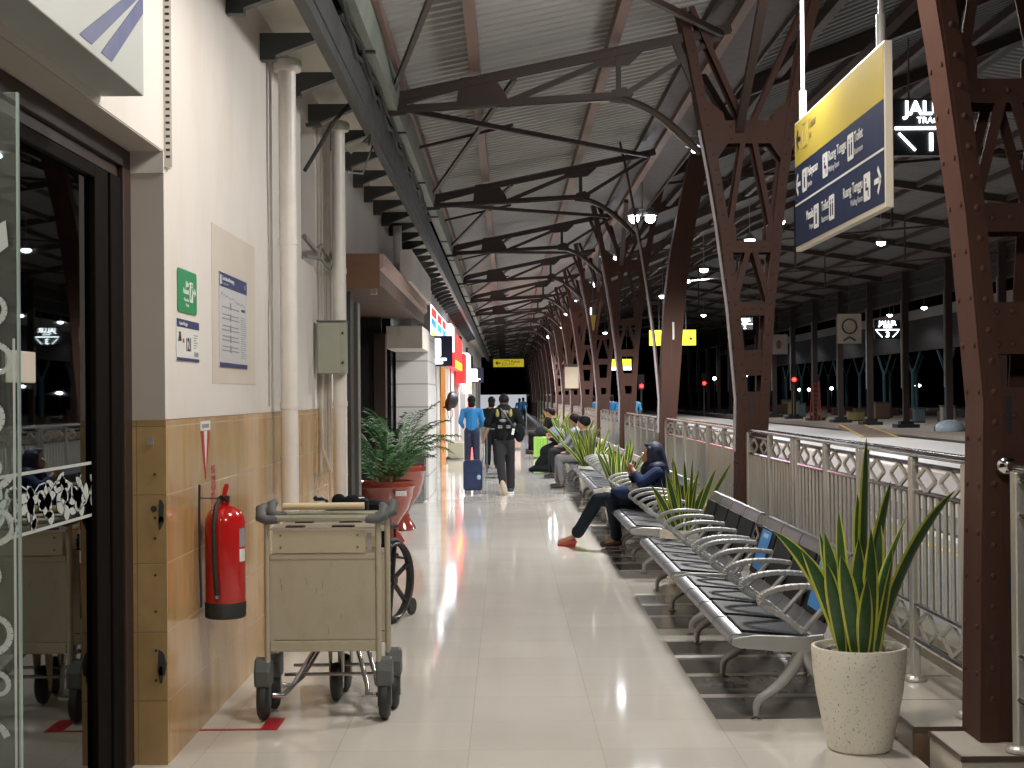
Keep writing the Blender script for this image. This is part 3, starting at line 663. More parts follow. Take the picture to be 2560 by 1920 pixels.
# ------------------------------------------------------------------ riveted lattice columns
EL = [(.12, 1.99, 2.20), (.9, 2.005, 2.25), (1.55, 2.02, 2.29), (2.35, 1.955, 2.34), (3.07, 1.865, 2.42), (3.5, 1.80, 2.47), (3.94, 1.72, 2.54), (4.6, 1.60, 2.66), (5.4, 1.42, 2.86)]
def ex(z, s):
    for (a, l0, r0), (b, l1, r1) in zip(EL, EL[1:]):
        if z <= b: t = (z-a)/(b-a); return (l0+(l1-l0)*t) if s < 0 else (r0+(r1-r0)*t)
    return EL[-1][1 if s < 0 else 2]
def strip(m, zs, s, w0, w1, y0, y1):
    """plate following an edge: from edge inward w0..w1 between y0,y1"""
    poly = [(ex(z, s)-s*w0, z) for z in zs]+[(ex(z, s)-s*w1, z) for z in zs[::-1]]
    k = len(m.v); n = len(zs)
    # quads slice by slice
    for a, b in zip(range(n-1), range(1, n)):
        q = [(ex(zs[a], s)-s*w0, zs[a]), (ex(zs[a], s)-s*w1, zs[a]), (ex(zs[b], s)-s*w1, zs[b]), (ex(zs[b], s)-s*w0, zs[b])]
        m.prism(q, 'xz', y0, y1)
K0 = thing('lattice_column', 'x', 'column', (2.1, COLY[1], .12), 'riveted steel columns along the platform edge')
ZS = [.12, .9, 1.3, 1.55, 1.8, 2.1, 2.35, 2.6, 2.85, 3.07, 3.3, 3.5, 3.75, 3.94, 4.3, 4.6, 5.0, 5.4]
Yc = COLY[1]
for s, nm in ((-1, 'flange'), (1, 'flange')):
    m = M(); strip(m, ZS, s, 0, .014, Yc-.125, Yc+.125); m.build(nm, RED_STEEL, K0)
m = M()
for s in (-1, 1):
    for y0 in (-.127, .115): strip(m, ZS, s, .014, .085, Yc+y0, Yc+y0+.012)
m.build('edge_angles', RED_STEEL, K0)
m = M()
def webz(z0, z1, y, th=.01):
    zz = [z for z in ZS if z0 < z < z1]; zz = [z0]+zz+[z1]
    for a, b in zip(zz, zz[1:]): m.prism([(ex(a, -1)+.02, a), (ex(a, 1)-.02, a), (ex(b, 1)-.02, b), (ex(b, -1)+.02, b)], 'xz', y, y+th)
for y in (Yc-.115, Yc+.105):
    webz(.12, 1.62, y); webz(1.76, 1.98, y); webz(2.28, 2.40, y); webz(2.83, 2.93, y); webz(3.78, 3.98, y)
m.build('batten_plates', RED_STEEL, K0)
m = M()
for y in (Yc-.11, Yc+.1):
    xm = lambda z: (ex(z, -1)+ex(z, 1))/2
    for s in (-1, 1):
        m.bar((ex(2.42, s)-s*.06, y, 2.42), (xm(2.8)-s*.0+s*.03, y, 2.84), .012, .045, (1, 0, 0))
        m.bar((ex(3.0, s)-s*.08, y, 3.0), (xm(3.7)+s*.05, y, 3.8), .012, .045, (1, 0, 0))
        m.bar((xm(4)+s*.04, y, 3.96), (ex(5.2, s)-s*.08, y, 5.2), .012, .045, (1, 0, 0))
        m.prism([(ex(2.9, s)-s*.03, 2.72), (ex(3.0, s)-s*.14, 2.9), (ex(3.0, s)-s*.14, 3.05), (ex(3.1, s)-s*.03, 3.2)], 'xz', y-.004, y+.004)
        m.prism([(ex(3.7, s)-s*.03, 3.55), (ex(3.7, s)-s*.2, 3.8), (ex(4.0, s)-s*.2, 4.05), (ex(4.1, s)-s*.03, 4.2)], 'xz', y-.004, y+.004)
m.build('lattice', RED_STEEL, K0)
m = M()
for s in (-1, 1):
    z = .3
    while z < 4.6: m.ball((ex(z, s)-s*.05, Yc-.128, z), (.014, .008, .014), 7, 4); z += .13
z = .4
while z < 3.2:
    for dy in (-.08, .08): m.ball((ex(z, -1)-.003, Yc+dy, z), (.007, .013, .013), 6, 4)
    z += .2
for z in (1.5, 1.8, 1.94, 2.34, 2.88, 3.82, 3.93):
    for t in (.3, .5, .7): m.ball((ex(z, -1)*(1-t)+ex(z, 1)*t, Yc-.117, z), (.012, .007, .012), 7, 4)
m.build('rivet_rows', RED_STEEL, K0, smooth=True)
m = M()
for z in (.7, 1.12, 1.42): m.box(2.12, 2.145, Yc-.1165, Yc-.1155, z, z+.16)
m.build('web_slots', BLKT, K0)
CON = mat('lilac_white_conduit', (.42, .38, .40), .45)
m = M().tube([(ex(z, -1)-.028, Yc-.09, z) for z in (1.1, 1.55, 1.95, 2.35, 2.7, 3.07, 3.5, 3.74, 3.9)], .013, 8); m.build('conduit', CON, K0, smooth=True)
K2 = thing('solid_column', 'Third brown steel column from the camera, a solid leaning shaft with a thin curved conduit on its left', 'column', (2.1, COLY[2], .12), 'riveted steel columns along the platform edge')
y = COLY[2]; m = M()
SH = [(.12, 1.99, 2.17), (1.3, 2.03, 2.24), (2.0, 2.045, 2.30), (2.8, 2.09, 2.36), (3.4, 2.17, 2.44), (4.0, 2.28, 2.54), (4.6, 2.42, 2.68), (5.2, 2.6, 2.85)]
for (a, l0, r0), (b_, l1, r1) in zip(SH, SH[1:]): m.prism([(l0, a), (r0, a), (r1, b_), (l1, b_)], 'xz', y-.12, y+.12)
m.build('shaft', RED_STEEL, K2)
M().box(2.12, 2.135, y-.1215, y-.1205, 1.4, 1.65).box(2.17, 2.185, y-.1215, y-.1205, 1.95, 2.3).build('web_slots', BLKT, K2)
m = M()
for s in (0,): strip(m, ZS[3:], -1, 0, .02, y-.06, y+.06)
m.build('flange', RED_STEEL, K2)
M().tube([(ex(z, -1)-.016, y-.09, z) for z in (1.1, 1.55, 1.95, 2.35, 2.7, 3.07, 3.5, 3.74, 3.9)], .014, 8).build('conduit', CON, K2, smooth=True)
M().box(2.19, 2.215, y-.14, y-.121, 2.32, 2.55).build('white_strip', WHITEP, K2)
for i in range(22):
    if i == 2: continue
    lb = '%s riveted brown steel column from the camera along the platform edge' % ORD[i].capitalize()
    if i == 1: K0['label'] = lb; continue
    dup(K0, (2.1, COLY[i], .12), label=lb, skip=(('white_strip',) if i != 3 else ())+(('conduit',) if i in (0, 2) else ()))
# fan-like upper struts that crowd under the girder
for i in range(0, 14):
    if i == 2: continue
    y = COLY[i]; t_ = thing('knee_strut', 'dark slanting knee struts at the head of the %s column' % ORD[i], 'strut', (2.1, y, 3.9), 'knee struts at the column heads')
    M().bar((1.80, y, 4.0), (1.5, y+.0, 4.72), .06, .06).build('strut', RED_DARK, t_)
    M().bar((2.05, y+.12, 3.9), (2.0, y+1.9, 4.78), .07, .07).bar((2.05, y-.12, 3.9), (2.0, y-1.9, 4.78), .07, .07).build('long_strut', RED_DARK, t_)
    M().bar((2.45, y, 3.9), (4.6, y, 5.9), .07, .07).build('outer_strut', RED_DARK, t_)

# ------------------------------------------------------------------ stainless railings
RX = 2.09
R0 = thing('steel_railing', 'x', 'railing', (RX, COLY[1]-6.45, .12), 'stainless railing bays between the columns')
yb = COLY[1]-6.45
m = M().tube([(RX, yb+.05, 1.29), (RX, yb+6.36, 1.29)], .022, 12)
m.build('handrail', CHROME, R0, smooth=True)
M().ball((RX, yb+6.38, 1.29), .045, 14, 10).build('end_ball', CHROME, R0, smooth=True)
PY = [.1, 1.0, 2.04, 2.16, 3.1, 4.1, 4.22, 5.2, 6.25]
for p in PY:
    fl = p not in (2.16, 4.22)
    m = M().box(RX-.02, RX+.02, yb+p-.035, yb+p+.035, .12 if fl else .33, 1.27)
    if fl: m.lathe([(.06, 0), (.06, .015), (.045, .03)], (RX, yb+p, .12), 16)
    m.build('post', STEEL, R0, bevel=.006)
m = M()
for z, r in ((1.235, .012), (1.093, .014), (.516, .016), (.337, .02)): m.tube([(RX, yb+.1, z), (RX, yb+6.25, z)], r, 8)
m.build('cross_rail', CHROME, R0, smooth=True)
m = M(); y = yb+.2
while y < yb+6.2:
    if min(abs(y-yb-p) for p in PY) > .055: m.tube([(RX, y, .516), (RX, y, 1.093)], .013, 6, cap=False)
    y += .118
m.build('baluster_panel', STEEL, R0, smooth=True)
for a, b in zip(PY, PY[1:]):
    if b-a < .3: continue
    for t in (.27, .73):
        yc_ = yb+a+(b-a)*t; hw = .17
        for (z0, z1, zm) in ((1.1, 1.228, 1.164), (.35, .505, .427)):
            P = [(RX, yc_-hw, zm), (RX, yc_, z1), (RX, yc_+hw, zm), (RX, yc_, z0)]
            m = M()
            for i in range(4): m.bar(P[i], P[(i+1) % 4], .02, .012, (1, 0, 0))
            m.build('diamond_ornament', STEEL, R0)
R0['label'] = 'stainless railing bay with diamond bands behind the benches, between the nearest and second columns'
for i in range(0, 15):
    if i == 1: continue
    dup(R0, (RX+(.01 if i == 0 else 0), COLY[i]-6.45-(.1 if i == 0 else 0), .12), label=('nearest stainless railing bay, on this side of the first brown column' if i == 0 else 'stainless railing bay ending at the %s column from the camera' % ORD[i]))

# ------------------------------------------------------------------ lamps under the canopy
LF = mat('grey_lamp_housing', (.3, .3, .31), .4, .5)
LY = [1.2, 6.33, 9.4, 16.1, 22.3, 28.9, 35.6, 42.3, 49.0, 57.5, 67]  # first two lamps are unseen additions that brighten trolley, wall and stone
for i, y in enumerate(LY, -1):
    z = 4.2 if i < 2 else 4.25
    LX = (2.04 if i > 1 else 1.90) if i > 0 else .4
    hs = (0,) if i == 2 else (-.12, .12)
    n_ = ORD[i+1]
    t_ = thing('twin_floodlight', '%s twin-head floodlight under the canopy, the nearest two added out of view' % n_.capitalize(), 'lamp', (LX, y, z), 'floodlights along the column row')
    M().tube([(LX, y, z+.12), (LX, y, 4.75)], .012, 8).box(LX-.18, LX+.18, y-.02, y+.02, z+.09, z+.12).build('hanger', LF, t_)
    for dx in hs: M().lathe([(.05, .1), (.1, .05), (.105, .0), (.09, .0)], (LX+dx, y, z), 16).build('head', LF, t_, smooth=True)
    for dx in hs: M().ball((LX+dx, y, z-.04), (.075, .075, .07) if i not in (0, 2) else (.035, .035, .03), 14, 8).build('lens', E_WHITE, t_, smooth=True)
    warm = (1, .93, .84) if i < 1 else ((1, .97, .93) if i < 4 else (.95, .97, 1))
    lamp('light', (LX, y, z-.24), (150 if i == 1 else 620) if i > 0 else (150 if i == 0 else 170), warm, t_, .3, 'POINT' if i == 1 else 'SPOT', 172 if i <= 0 else 148)

HSHEET = mat('dimmed_hall_sheet', (.12, .12, .118), .6, .1, var=.35, scale=1.0, dirt=(.06, .06, .055), dscale=.5, damt=.8, stretch=(.5, 2, 1))  # darker copy of the roof sheet, the hall's dimness put into its colour
# ------------------------------------------------------------------ big hall over the tracks
H = thing('track_hall_roof', 'wide gabled corrugated roof of the train hall over the tracks on the right', 'hall roof', (10.3, 0, 6))
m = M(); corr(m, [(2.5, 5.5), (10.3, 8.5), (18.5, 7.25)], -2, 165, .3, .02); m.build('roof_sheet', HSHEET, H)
for i in range(24):
    y = COLY[0]+6.7*i
    M().bar((2.5, y, 5.36), (10.3, y, 8.35), .16, .2).bar((10.3, y, 8.35), (18.5, y, 7.1), .22, .2).build('rafter', RED_DARK, H)
    if i < 16 and i % 2: M().bar((2.5, y, 5.3), (18.4, y, 6.6), .05, .05).bar((10.3, y, 6.0), (10.3, y, 8.3), .06, .06).bar((14.2, y, 6.3), (14.2, y, 7.7), .05, .05).build('tie', RED_DARK, H)
for x in (3.6, 5.0, 6.4, 7.8, 9.2): z = 5.5+(x-2.5)*.385-.1; M().box(x-.05, x+.05, -2, 160, z-.08, z+.08).build('purlin', RED_DARK, H)
for x in (11.4, 12.8, 14.2, 15.6, 17.0, 18.4): z = 8.5-(x-10.3)*.1524-.1; M().box(x-.06, x+.06, -2, 160, z-.08, z+.08).build('purlin', RED_DARK, H)
M().box(18.42, 18.5, -2, 165, 5.75, 7.15).build('side_girder', mat('night_dark_steel', (.018, .014, .013), .7), H)  # solid near-black sheet, darkness of that zone put into the colour
for z in (5.8, 6.4, 7.0): M().box(18.36, 18.42, -2, 165, z-.05, z+.05).build('side_rail', RED_DARK, H)
HY = [6.7*i+15 for i in range(3, 21)]
P0 = None
for i, y in enumerate(HY):
    lb = '%s tall brown post from the camera on the far platform' % ORD[i].capitalize()
    if P0 is None:
        P0 = thing('hall_post', lb, 'post', (18.2, y, 0), 'brown posts on the far platform')
        M().box(18.08, 18.32, y-.1, y+.1, .25, 7.1).box(18.06, 18.34, y-.13, y-.1, .2, 7.1).build('shaft', RED_DARK, P0)
        M().box(17.7, 18.7, y-.5, y+.5, 0, .16).box(17.9, 18.5, y-.25, y+.25, .16, .3).build('base_block', mat('black_base', (.02, .02, .02), .6), P0)
        M().tube([(18.0, y-.14, 1.8), (18.0, y-.14, 5.8)], .04, 8).build('downpipe', mat('grey_downpipe', (.2, .2, .2), .5), P0, smooth=True)
    else: dup(P0, (18.2, y, 0), label=lb)
for i, (x, y) in enumerate(((18.0, HY[3]), (18.1, HY[4]), (18.2, HY[2]))):
    m = M(); m.ball((x, y-.45, .12), (.62, .4, .36), 14, 8)
    tag(m.build('wrapped_bundle', mat('pale_blue_plastic', (.42, .50, .55), .35, var=.3, scale=4, bump=.4), smooth=True), 'pale plastic-wrapped bundle at the foot of the %s far brown post' % ORD[{0: 3, 1: 4, 2: 2}[i]], 'bundle')
F = thing('outer_platform_roof', 'dark low roof with a pale fascia beyond the far brown posts', 'roof', (24, 60, 5))
M().box(24, 40, 20, 170, 6.2, 6.3).build('roof_sheet', mat('dark_roof', (.05, .05, .05), .7), F)
M().box(23.9, 24, 20, 170, 5.85, 6.4).build('fascia', mat('grey_white_fascia', (.32, .30, .27), .6), F)
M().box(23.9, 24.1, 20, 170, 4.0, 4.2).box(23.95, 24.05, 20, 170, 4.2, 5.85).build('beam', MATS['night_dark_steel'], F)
q0 = None
for i in range(14):
    y = 62+6.7*i
    lb = '%s teal Y-shaped post from the camera under the outer roof' % ORD[i].capitalize()
    if q0 is None:
        q0 = thing('teal_post', lb, 'post', (24, y, 0), 'teal posts under the outer roof')
        M().tube([(24, y, .5), (24, y, 3.0)], .11, 10).tube([(26.6, y+2, .5), (26.6, y+2, 3.0)], .11, 10).build('shaft', TEAL, q0, smooth=True)
        M().bar((24, y, 2.6), (24, y+1.6, 3.95), .1, .1).bar((24, y, 2.6), (24, y-1.6, 3.95), .1, .1).bar((26.6, y+2, 2.8), (26.6, y+3.6, 4.0), .08, .08).bar((26.6, y+2, 2.8), (26.6, y+.4, 4.0), .08, .08).build('brace', TEAL, q0)
        M().box(23.6, 24.4, y-.4, y+.4, 0, .55).box(26.2, 27, y+1.6, y+2.4, 0, .55).build('plinth', mat('dull_red_plinth', (.13, .06, .045), .7), q0)
    else: dup(q0, (24, y, 0), label=lb)
# hall pendant lamps
PL = [(7, y, 6.) for y in (38.4, 43, 53, 58, 67, 78.6, 92, 106)]+[(21.7, y, 6.) for y in (69.7, 78, 85, 95, 106, 117, 126)]+[(12.5, y, 6.6) for y in (30, 50, 72, 95)]
l0 = None
for i, (x, y, z) in enumerate(PL):
    side = 'near row over the tracks' if x < 8 else ('outer row beyond the brown posts' if x > 20 else 'middle row over the island platform')
    k_ = i if i < 8 else (i-8 if i < 15 else i-15)
    t_ = thing('pendant_lamp', '%s small glowing pendant lamp in the %s' % (ORD[k_].capitalize(), side), 'lamp', (x, y, z), 'pendant lamps in the train hall')
    M().lathe([(.03, .22), (.06, .14), (.16, .03), (.17, 0)], (x, y, z), 14).tube([(x, y, z+.2), (x, y, z+1.2)], .012, 6).build('shade', LF, t_, smooth=True)
    M().ball((x, y, z-.02), (.15, .15, .10), 14, 8).build('lens', E_WHITE, t_, smooth=True)
    lamp('light', (x, y, z-.2), 700 if x < 20 else 110, (.93, .97, 1), t_, .16)

for i, (px, py, Y) in enumerate(((2296, 963, 150), (2080, 970, 150), (2023, 973, 160), (1999, 973, 170), (1787, 945, 150), (1660, 945, 160), (1867, 936, 140), (2380, 945, 140), (2420, 905, 120))):
    x = (px-1265)/3770*Y; z = 1.6+(989-.0087*(px-1265)-py)/3770*Y
    t_ = thing('yard_lamp', ['%s bright yard lamp low in the dark background, counted from the left' % ORD[k].capitalize() for k in (8, 6, 5, 4, 2, 1, 3, 9, 10)][i].replace('Ninth', 'Eighth').replace('Nearest', 'First'), 'lamp', (x, Y, 0), 'yard lamps in the dark background')
    M().tube([(x, Y+.1, 0), (x, Y+.1, z)], .05, 6).build('mast', GREYB, t_)
    M().ball((x, Y, z), (.3 if i == 0 else .16, .1, .14), 12, 8).build('lens', E_WHITE, t_, smooth=True)
# things stored on the far platform
rnd = random.Random(11)
for i in range(12):
    x = rnd.uniform(19.5, 23); y = 66+i*6.2+rnd.uniform(-1, 1); w2 = rnd.uniform(.5, 1.1); h2 = rnd.uniform(.5, 1.3)
    cc = mat('crate_paint_%d' % (i % 4), [(.16, .10, .07), (.25, .23, .2), (.08, .12, .13), (.3, .25, .08)][i % 4], .6)
    t_ = thing('storage_crate', '%s crate or barrier standing beyond the brown posts on the far platform' % ORD[i].capitalize(), 'crate', (x, y, 0), 'crates on the far platform')
    m = M().box(x-w2/2, x+w2/2, y, y+.5, .06, h2)
    m.build('body', cc, t_, bevel=.03); M().box(x-w2/2-.03, x+w2/2+.03, y-.03, y+.53, h2+.002, h2+.06).box(x-w2/2, x+w2/2, y+.05, y+.45, 0, .058).build('edge_frame', GREYB, t_)
# ------------------------------------------------------------------ benches (prototype at the origin: x across, y along)
BX = 1.085
def bench(y0, n=4, label='', blue=()):
    b = thing('seat_bench', label, 'bench', (BX, y0, 0), 'four-seat steel benches along the railing')
    return fill_bench(b, n, blue)
PITCH = .585
def fill_bench(b, n, blue):
    X0, Y0 = ROOT[b].x, ROOT[b].y
    shell = [(.015, .365), (-.005, .385), (0, .41), (.02, .425), (.06, .428), (.2, .415), (.36, .398), (.43, .40), (.465, .43), (.50, .53), (.54, .66), (.58, .785), (.60, .81), (.625, .81), (.632, .79)]
    for i in range(n):
        ya = Y0+i*PITCH+.014; yb_ = Y0+(i+1)*PITCH-.014
        m = M().sweep([(X0+a, z) for a, z in shell], ya, yb_, .006); m.build('seat_shell', SEATM, b, smooth=True)
        m = M().sweep([(X0+a, z+.004) for a, z in [(.065, .438), (.2, .426), (.36, .409), (.40, .409)]], ya+.03, yb_-.03, .016); m.build('seat_pad', PAD, b, bevel=.004)
        m = M().sweep([(X0+a-.012, z) for a, z in [(.475, .47), (.50, .55), (.54, .67), (.565, .752)]], ya+.03, yb_-.03, .014); m.build('back_pad', PAD, b, bevel=.004)
        if i in blue:
            m = M()
            for (a0, z0, a1, z1, w0, w1) in ((.545, .685, .565, .745, .05, .05), (.492, .515, .528, .64, .09, .09)): m.sweep([(X0+a0-.020, z0), (X0+a1-.020, z1)], ya+.05+w0, yb_-.05-w1+.02, .002)
            m = M().sweep([(X0+.487-.0185, .505), (X0+.538-.0185, .67), (X0+.563-.0185, .745)], ya+.12, yb_-.12, .0015); s = m.build('blue_sticker', mat('cyan_blue_sticker', (.04, .27, .72), .4, var=.25, scale=5), b)
            m = M().sweep([(X0+.548-.0195, .70), (X0+.556-.0195, .725)], ya+.2, yb_-.2, .001).sweep([(X0+.502-.0195, .55), (X0+.515-.0195, .59)], ya+.15, yb_-.15, .001); m.build('sticker_print', mat('pale_sticker_print', (.45, .62, .85), .4), b)
    for i in range(n+1):
        y = Y0+i*PITCH+(.012 if i == 0 else (-.012 if i == n else 0))
        loop = [(.36, .43), (.28, .50), (.19, .545), (.145, .575), (.15, .605), (.20, .635), (.30, .655), (.42, .655), (.52, .64)]
        pts = [Vector((X0+a, y, z)) for a, z in loop]; m = M()
        # cast section: wide flat top, narrower lower strut
        fine = []
        for p, q in zip(pts, pts[1:]):
            for t in (0, .33, .66): fine.append(p.lerp(q, t))
        fine.append(pts[-1])
        for _ in range(2): fine = [fine[0]]+[(fine[j-1]+fine[j]*2+fine[j+1])/4 for j in range(1, len(fine)-1)]+[fine[-1]]
        N = len(fine)
        for j in range(N-1):
            wd = .034 if j < N*.35 else .052; m.bar(fine[j], fine[j+1], wd, .026, (0, 0, 1))
        m.tube(fine, .016, 8)
        m.tube([(X0+.36, y, .43), (X0+.42, y, .50), (X0+.50, y, .585), (X0+.53, y, .64)], .015, 8)
        m.build('armrest', ALU, b, smooth=True, bevel=.004)
    for i in (0, n):
        y = Y0+i*PITCH+(.012 if i == 0 else -.012)
        m = M().prism([(X0+.01, .405), (X0+.01, .37), (X0+.05, .355), (X0+.28, .335), (X0+.38, .33), (X0+.47, .36), (X0+.46, .42), (X0+.36, .41), (X0+.12, .42)], 'xz', y-.014, y+.014)
        m.build('end_plate', ALU, b, bevel=.005)
    M().tube([(X0+.36, Y0+.02, .355), (X0+.36, Y0+n*PITCH-.02, .355)], .03, 10).build('beam', ALU, b, smooth=True)
    for i in (0, 2, 4) if n == 4 else (0, n):
        y = Y0+i*PITCH+(.03 if i == 0 else (-.03 if i == n else 0))
        for dx, xf_ in ((-1, .13), (1, .60)):
            m = M(); pts = [(X0+.36, y, .35), (X0+.36+dx*.05, y, .24), (X0+(.36+xf_)/2+dx*.02, y, .15), (X0+xf_, y, .095), (X0+xf_, y, .02)]
            fine = []
            for p, q in zip(pts, pts[1:]):
                for t in (0, .25, .5, .75): fine.append(Vector(p).lerp(Vector(q), t))
            fine.append(Vector(pts[-1]))
            for _ in range(3): fine = [fine[0]]+[(fine[j-1]+fine[j]*2+fine[j+1])/4 for j in range(1, len(fine)-1)]+[fine[-1]]
            n2 = len(fine); m.tube(fine, 1, 10, rs=[.034*(1-.62*(j/(n2-1)))+.002 for j in range(n2)])
            m.build('leg', ALU, b, smooth=True)
            M().lathe([(.03, .0), (.03, .008), (.012, .016), (.01, .03)], (X0+xf_, y, 0), 14).build('foot', CHROME, b, smooth=True)
    return b
BY = [7.38, 9.98, 13.42, 15.82, 19.12, 21.55, 24.75, 27.2, 29.65, 33.2, 35.7, 39.3, 42, 46, 49]
BL = ['nearest steel bench with two blue stickers on its black backrests', 'second steel bench from the camera with bare black pads', 'third steel bench, just this side of the woman in the navy headscarf', 'fourth steel bench, where the woman in the navy headscarf sits', 'fifth steel bench beyond the woman, its grey armrests lined up', 'sixth steel bench from the camera', 'seventh steel bench from the camera, where the grey-trousered person sits']
b0 = bench(BY[0], 4, BL[0], (0, 3)); b1 = bench(BY[1], 4, BL[1], ())
for i, y in enumerate(BY[2:], 2): dup(b1, (BX, y, 0), label=BL[i] if i < len(BL) else '%s steel bench from the camera along the railing' % ORD[i])

# ------------------------------------------------------------------ snake plants in pots
def blade(m, base, az, lean, L_, w_, bend, tw):
    """strap leaf; tw turns its flat face away from the walkway side"""
    k = len(m.v); n = 12; rows = []; p = Vector(base); nf = Vector((math.sin(tw), -math.cos(tw), 0))
    for i in range(n+1):
        t = i/n; ang = lean+bend*t*t; d = Vector((math.cos(az)*math.sin(ang), math.sin(az)*math.sin(ang), math.cos(ang)))
        if i: p = p+d*(L_/n)
        wd = w_*(.5+1.9*t-1.5*t*t)*(1-t**6) if t < 1 else .0005
        nn = nf.copy(); nn.rotate(Matrix.Rotation(.5*math.sin(t*2.5+az), 3, 'Z')); side = d.cross(nn).normalized(); fw = side.cross(d)
        rows.append((p.copy(), side, wd, fw))
    for p, s_, wd, fw in rows:
        for u, dpt in ((-1, .0), (-.70, -.12), (0, -.32), (.70, -.12), (1, 0)): m.v.append(p+s_*(wd*u)-fw*(dpt*wd))
    for i in range(n):
        for j in range(4):
            a = k+i*5+j; m.f.append([a, a+1, a+6, a+5]); m.mi.append(1 if j in (0, 3) else 0)
def snake(loc, label, big=True, seed=1, dense=16, H_=.75, spread=.45, pot=True, leaves=None):
    rnd = random.Random(seed); x, y, z = loc
    P = thing('potted_plant', label, 'plant', loc, 'snake plants between the benches')
    prof = [(.125, 0), (.14, .012), (.165, .12), (.192, .26), (.207, .38), (.211, .455), (.209, .465), (.196, .466), (.19, .455), (.185, .42)]
    M().lathe(prof, loc, 48).build('pot', POTW, P, smooth=True)
    M().lathe([(.0001, .44), (.185, .43)], loc, 30).build('soil', SOIL, P)
    m = M()
    for i in range(90):
        a = rnd.random()*6.28; r = .08+.1*rnd.random(); s = .008+.012*rnd.random(); m.ball((x+r*math.cos(a), y+r*math.sin(a), .438), (s, s*.8, s*.6), 6, 4)
    m.build('pebbles', PEB, P)
    m = M()
    for q in (leaves or []): blade(m, (x+q[0], y+q[1], .42), q[2], q[3], q[4], q[5]*1.32, q[6]+.06*math.sin(q[4]*40), q[7]*1.6)
    if not leaves:
        for i in range(dense):
            a = rnd.random()*6.28; r = .02+.09*rnd.random()
            blade(m, (x+r*math.cos(a), y+r*math.sin(a), .42), a+rnd.uniform(-.4, .4), rnd.uniform(.02, spread), H_*rnd.uniform(.65, 1.1), rnd.uniform(.02, .03), rnd.uniform(-.1, .35), rnd.uniform(-1.1, 1.1))
    m.build('foliage', [LEAFD, LEAFY], P, smooth=True)
    return P
E_, W_ = 0.0, math.pi
LV = [  # dx, dy, azimuth, lean, length, width, bend, twist   (east = picture right)
 (.015, .02, E_, .02, .98, .031, -.02, .2), (.0, -.01, E_, .14, .80, .033, .10, .15), (.02, .03, E_, .26, .66, .020, .12, .9),
 (.06, 0, E_, .30, .84, .034, .42, .2), (-.05, -.03, W_, .06, .66, .026, -.05, -.3), (-.06, .01, W_, .12, .56, .028, .12, .2),
 (-.07, -.02, W_, .24, .52, .028, .30, .3), (-.06, .03, W_, .26, .66, .026, .62, .4), (-.02, -.07, -1.6, .05, .54, .030, .05, .0),
 (.03, -.07, -1.4, .06, .58, .028, .05, .1), (.06, -.05, .2, .12, .50, .026, .1, -.2), (-.03, -.08, W_+.6, .13, .48, .030, .15, .1),
 (.02, .06, 1.5, .05, .72, .028, .0, .4), (.07, -.04, E_-.4, .14, .46, .024, .1, .3), (-.08, -.04, W_+.5, .16, .44, .026, .2, .1),
 (.0, -.09, -1.5, .12, .38, .028, .1, .2), (.05, .05, .9, .16, .60, .025, .1, -.5), (-.05, .07, 2.3, .20, .55, .025, .1, .5), (.04, -.02, E_, .08, .62, .030, .05, -.4)]
snake((1.575, 6.78, 0), 'large potted snake plant in a speckled cream pot, nearest the camera', leaves=LV)
snake((1.50, 12.75, 0), 'snake plant standing between the second and third benches behind the armrests', seed=4, dense=22, H_=.62, spread=.5)
snake((1.38, 18.5, 0), 'snake plant beyond the woman, against the light railing', seed=5, dense=22, H_=.62, spread=.6)
snake((1.36, 24.25, 0), 'bushy snake plant in front of the grey-trousered person', seed=6, dense=34, H_=.72, spread=.8)
snake((1.36, 30.2, 0), 'snake plant between farther benches, behind the person in black', seed=8, dense=34, H_=.78, spread=.75)
snake((1.42, 38.6, 0), 'small distant snake plant beside the lime suitcase', seed=9, dense=24, H_=.75, spread=.7)
snake((1.42, 45.3, 0), 'most distant snake plant along the benches', seed=10, dense=24, H_=.8, spread=.7)

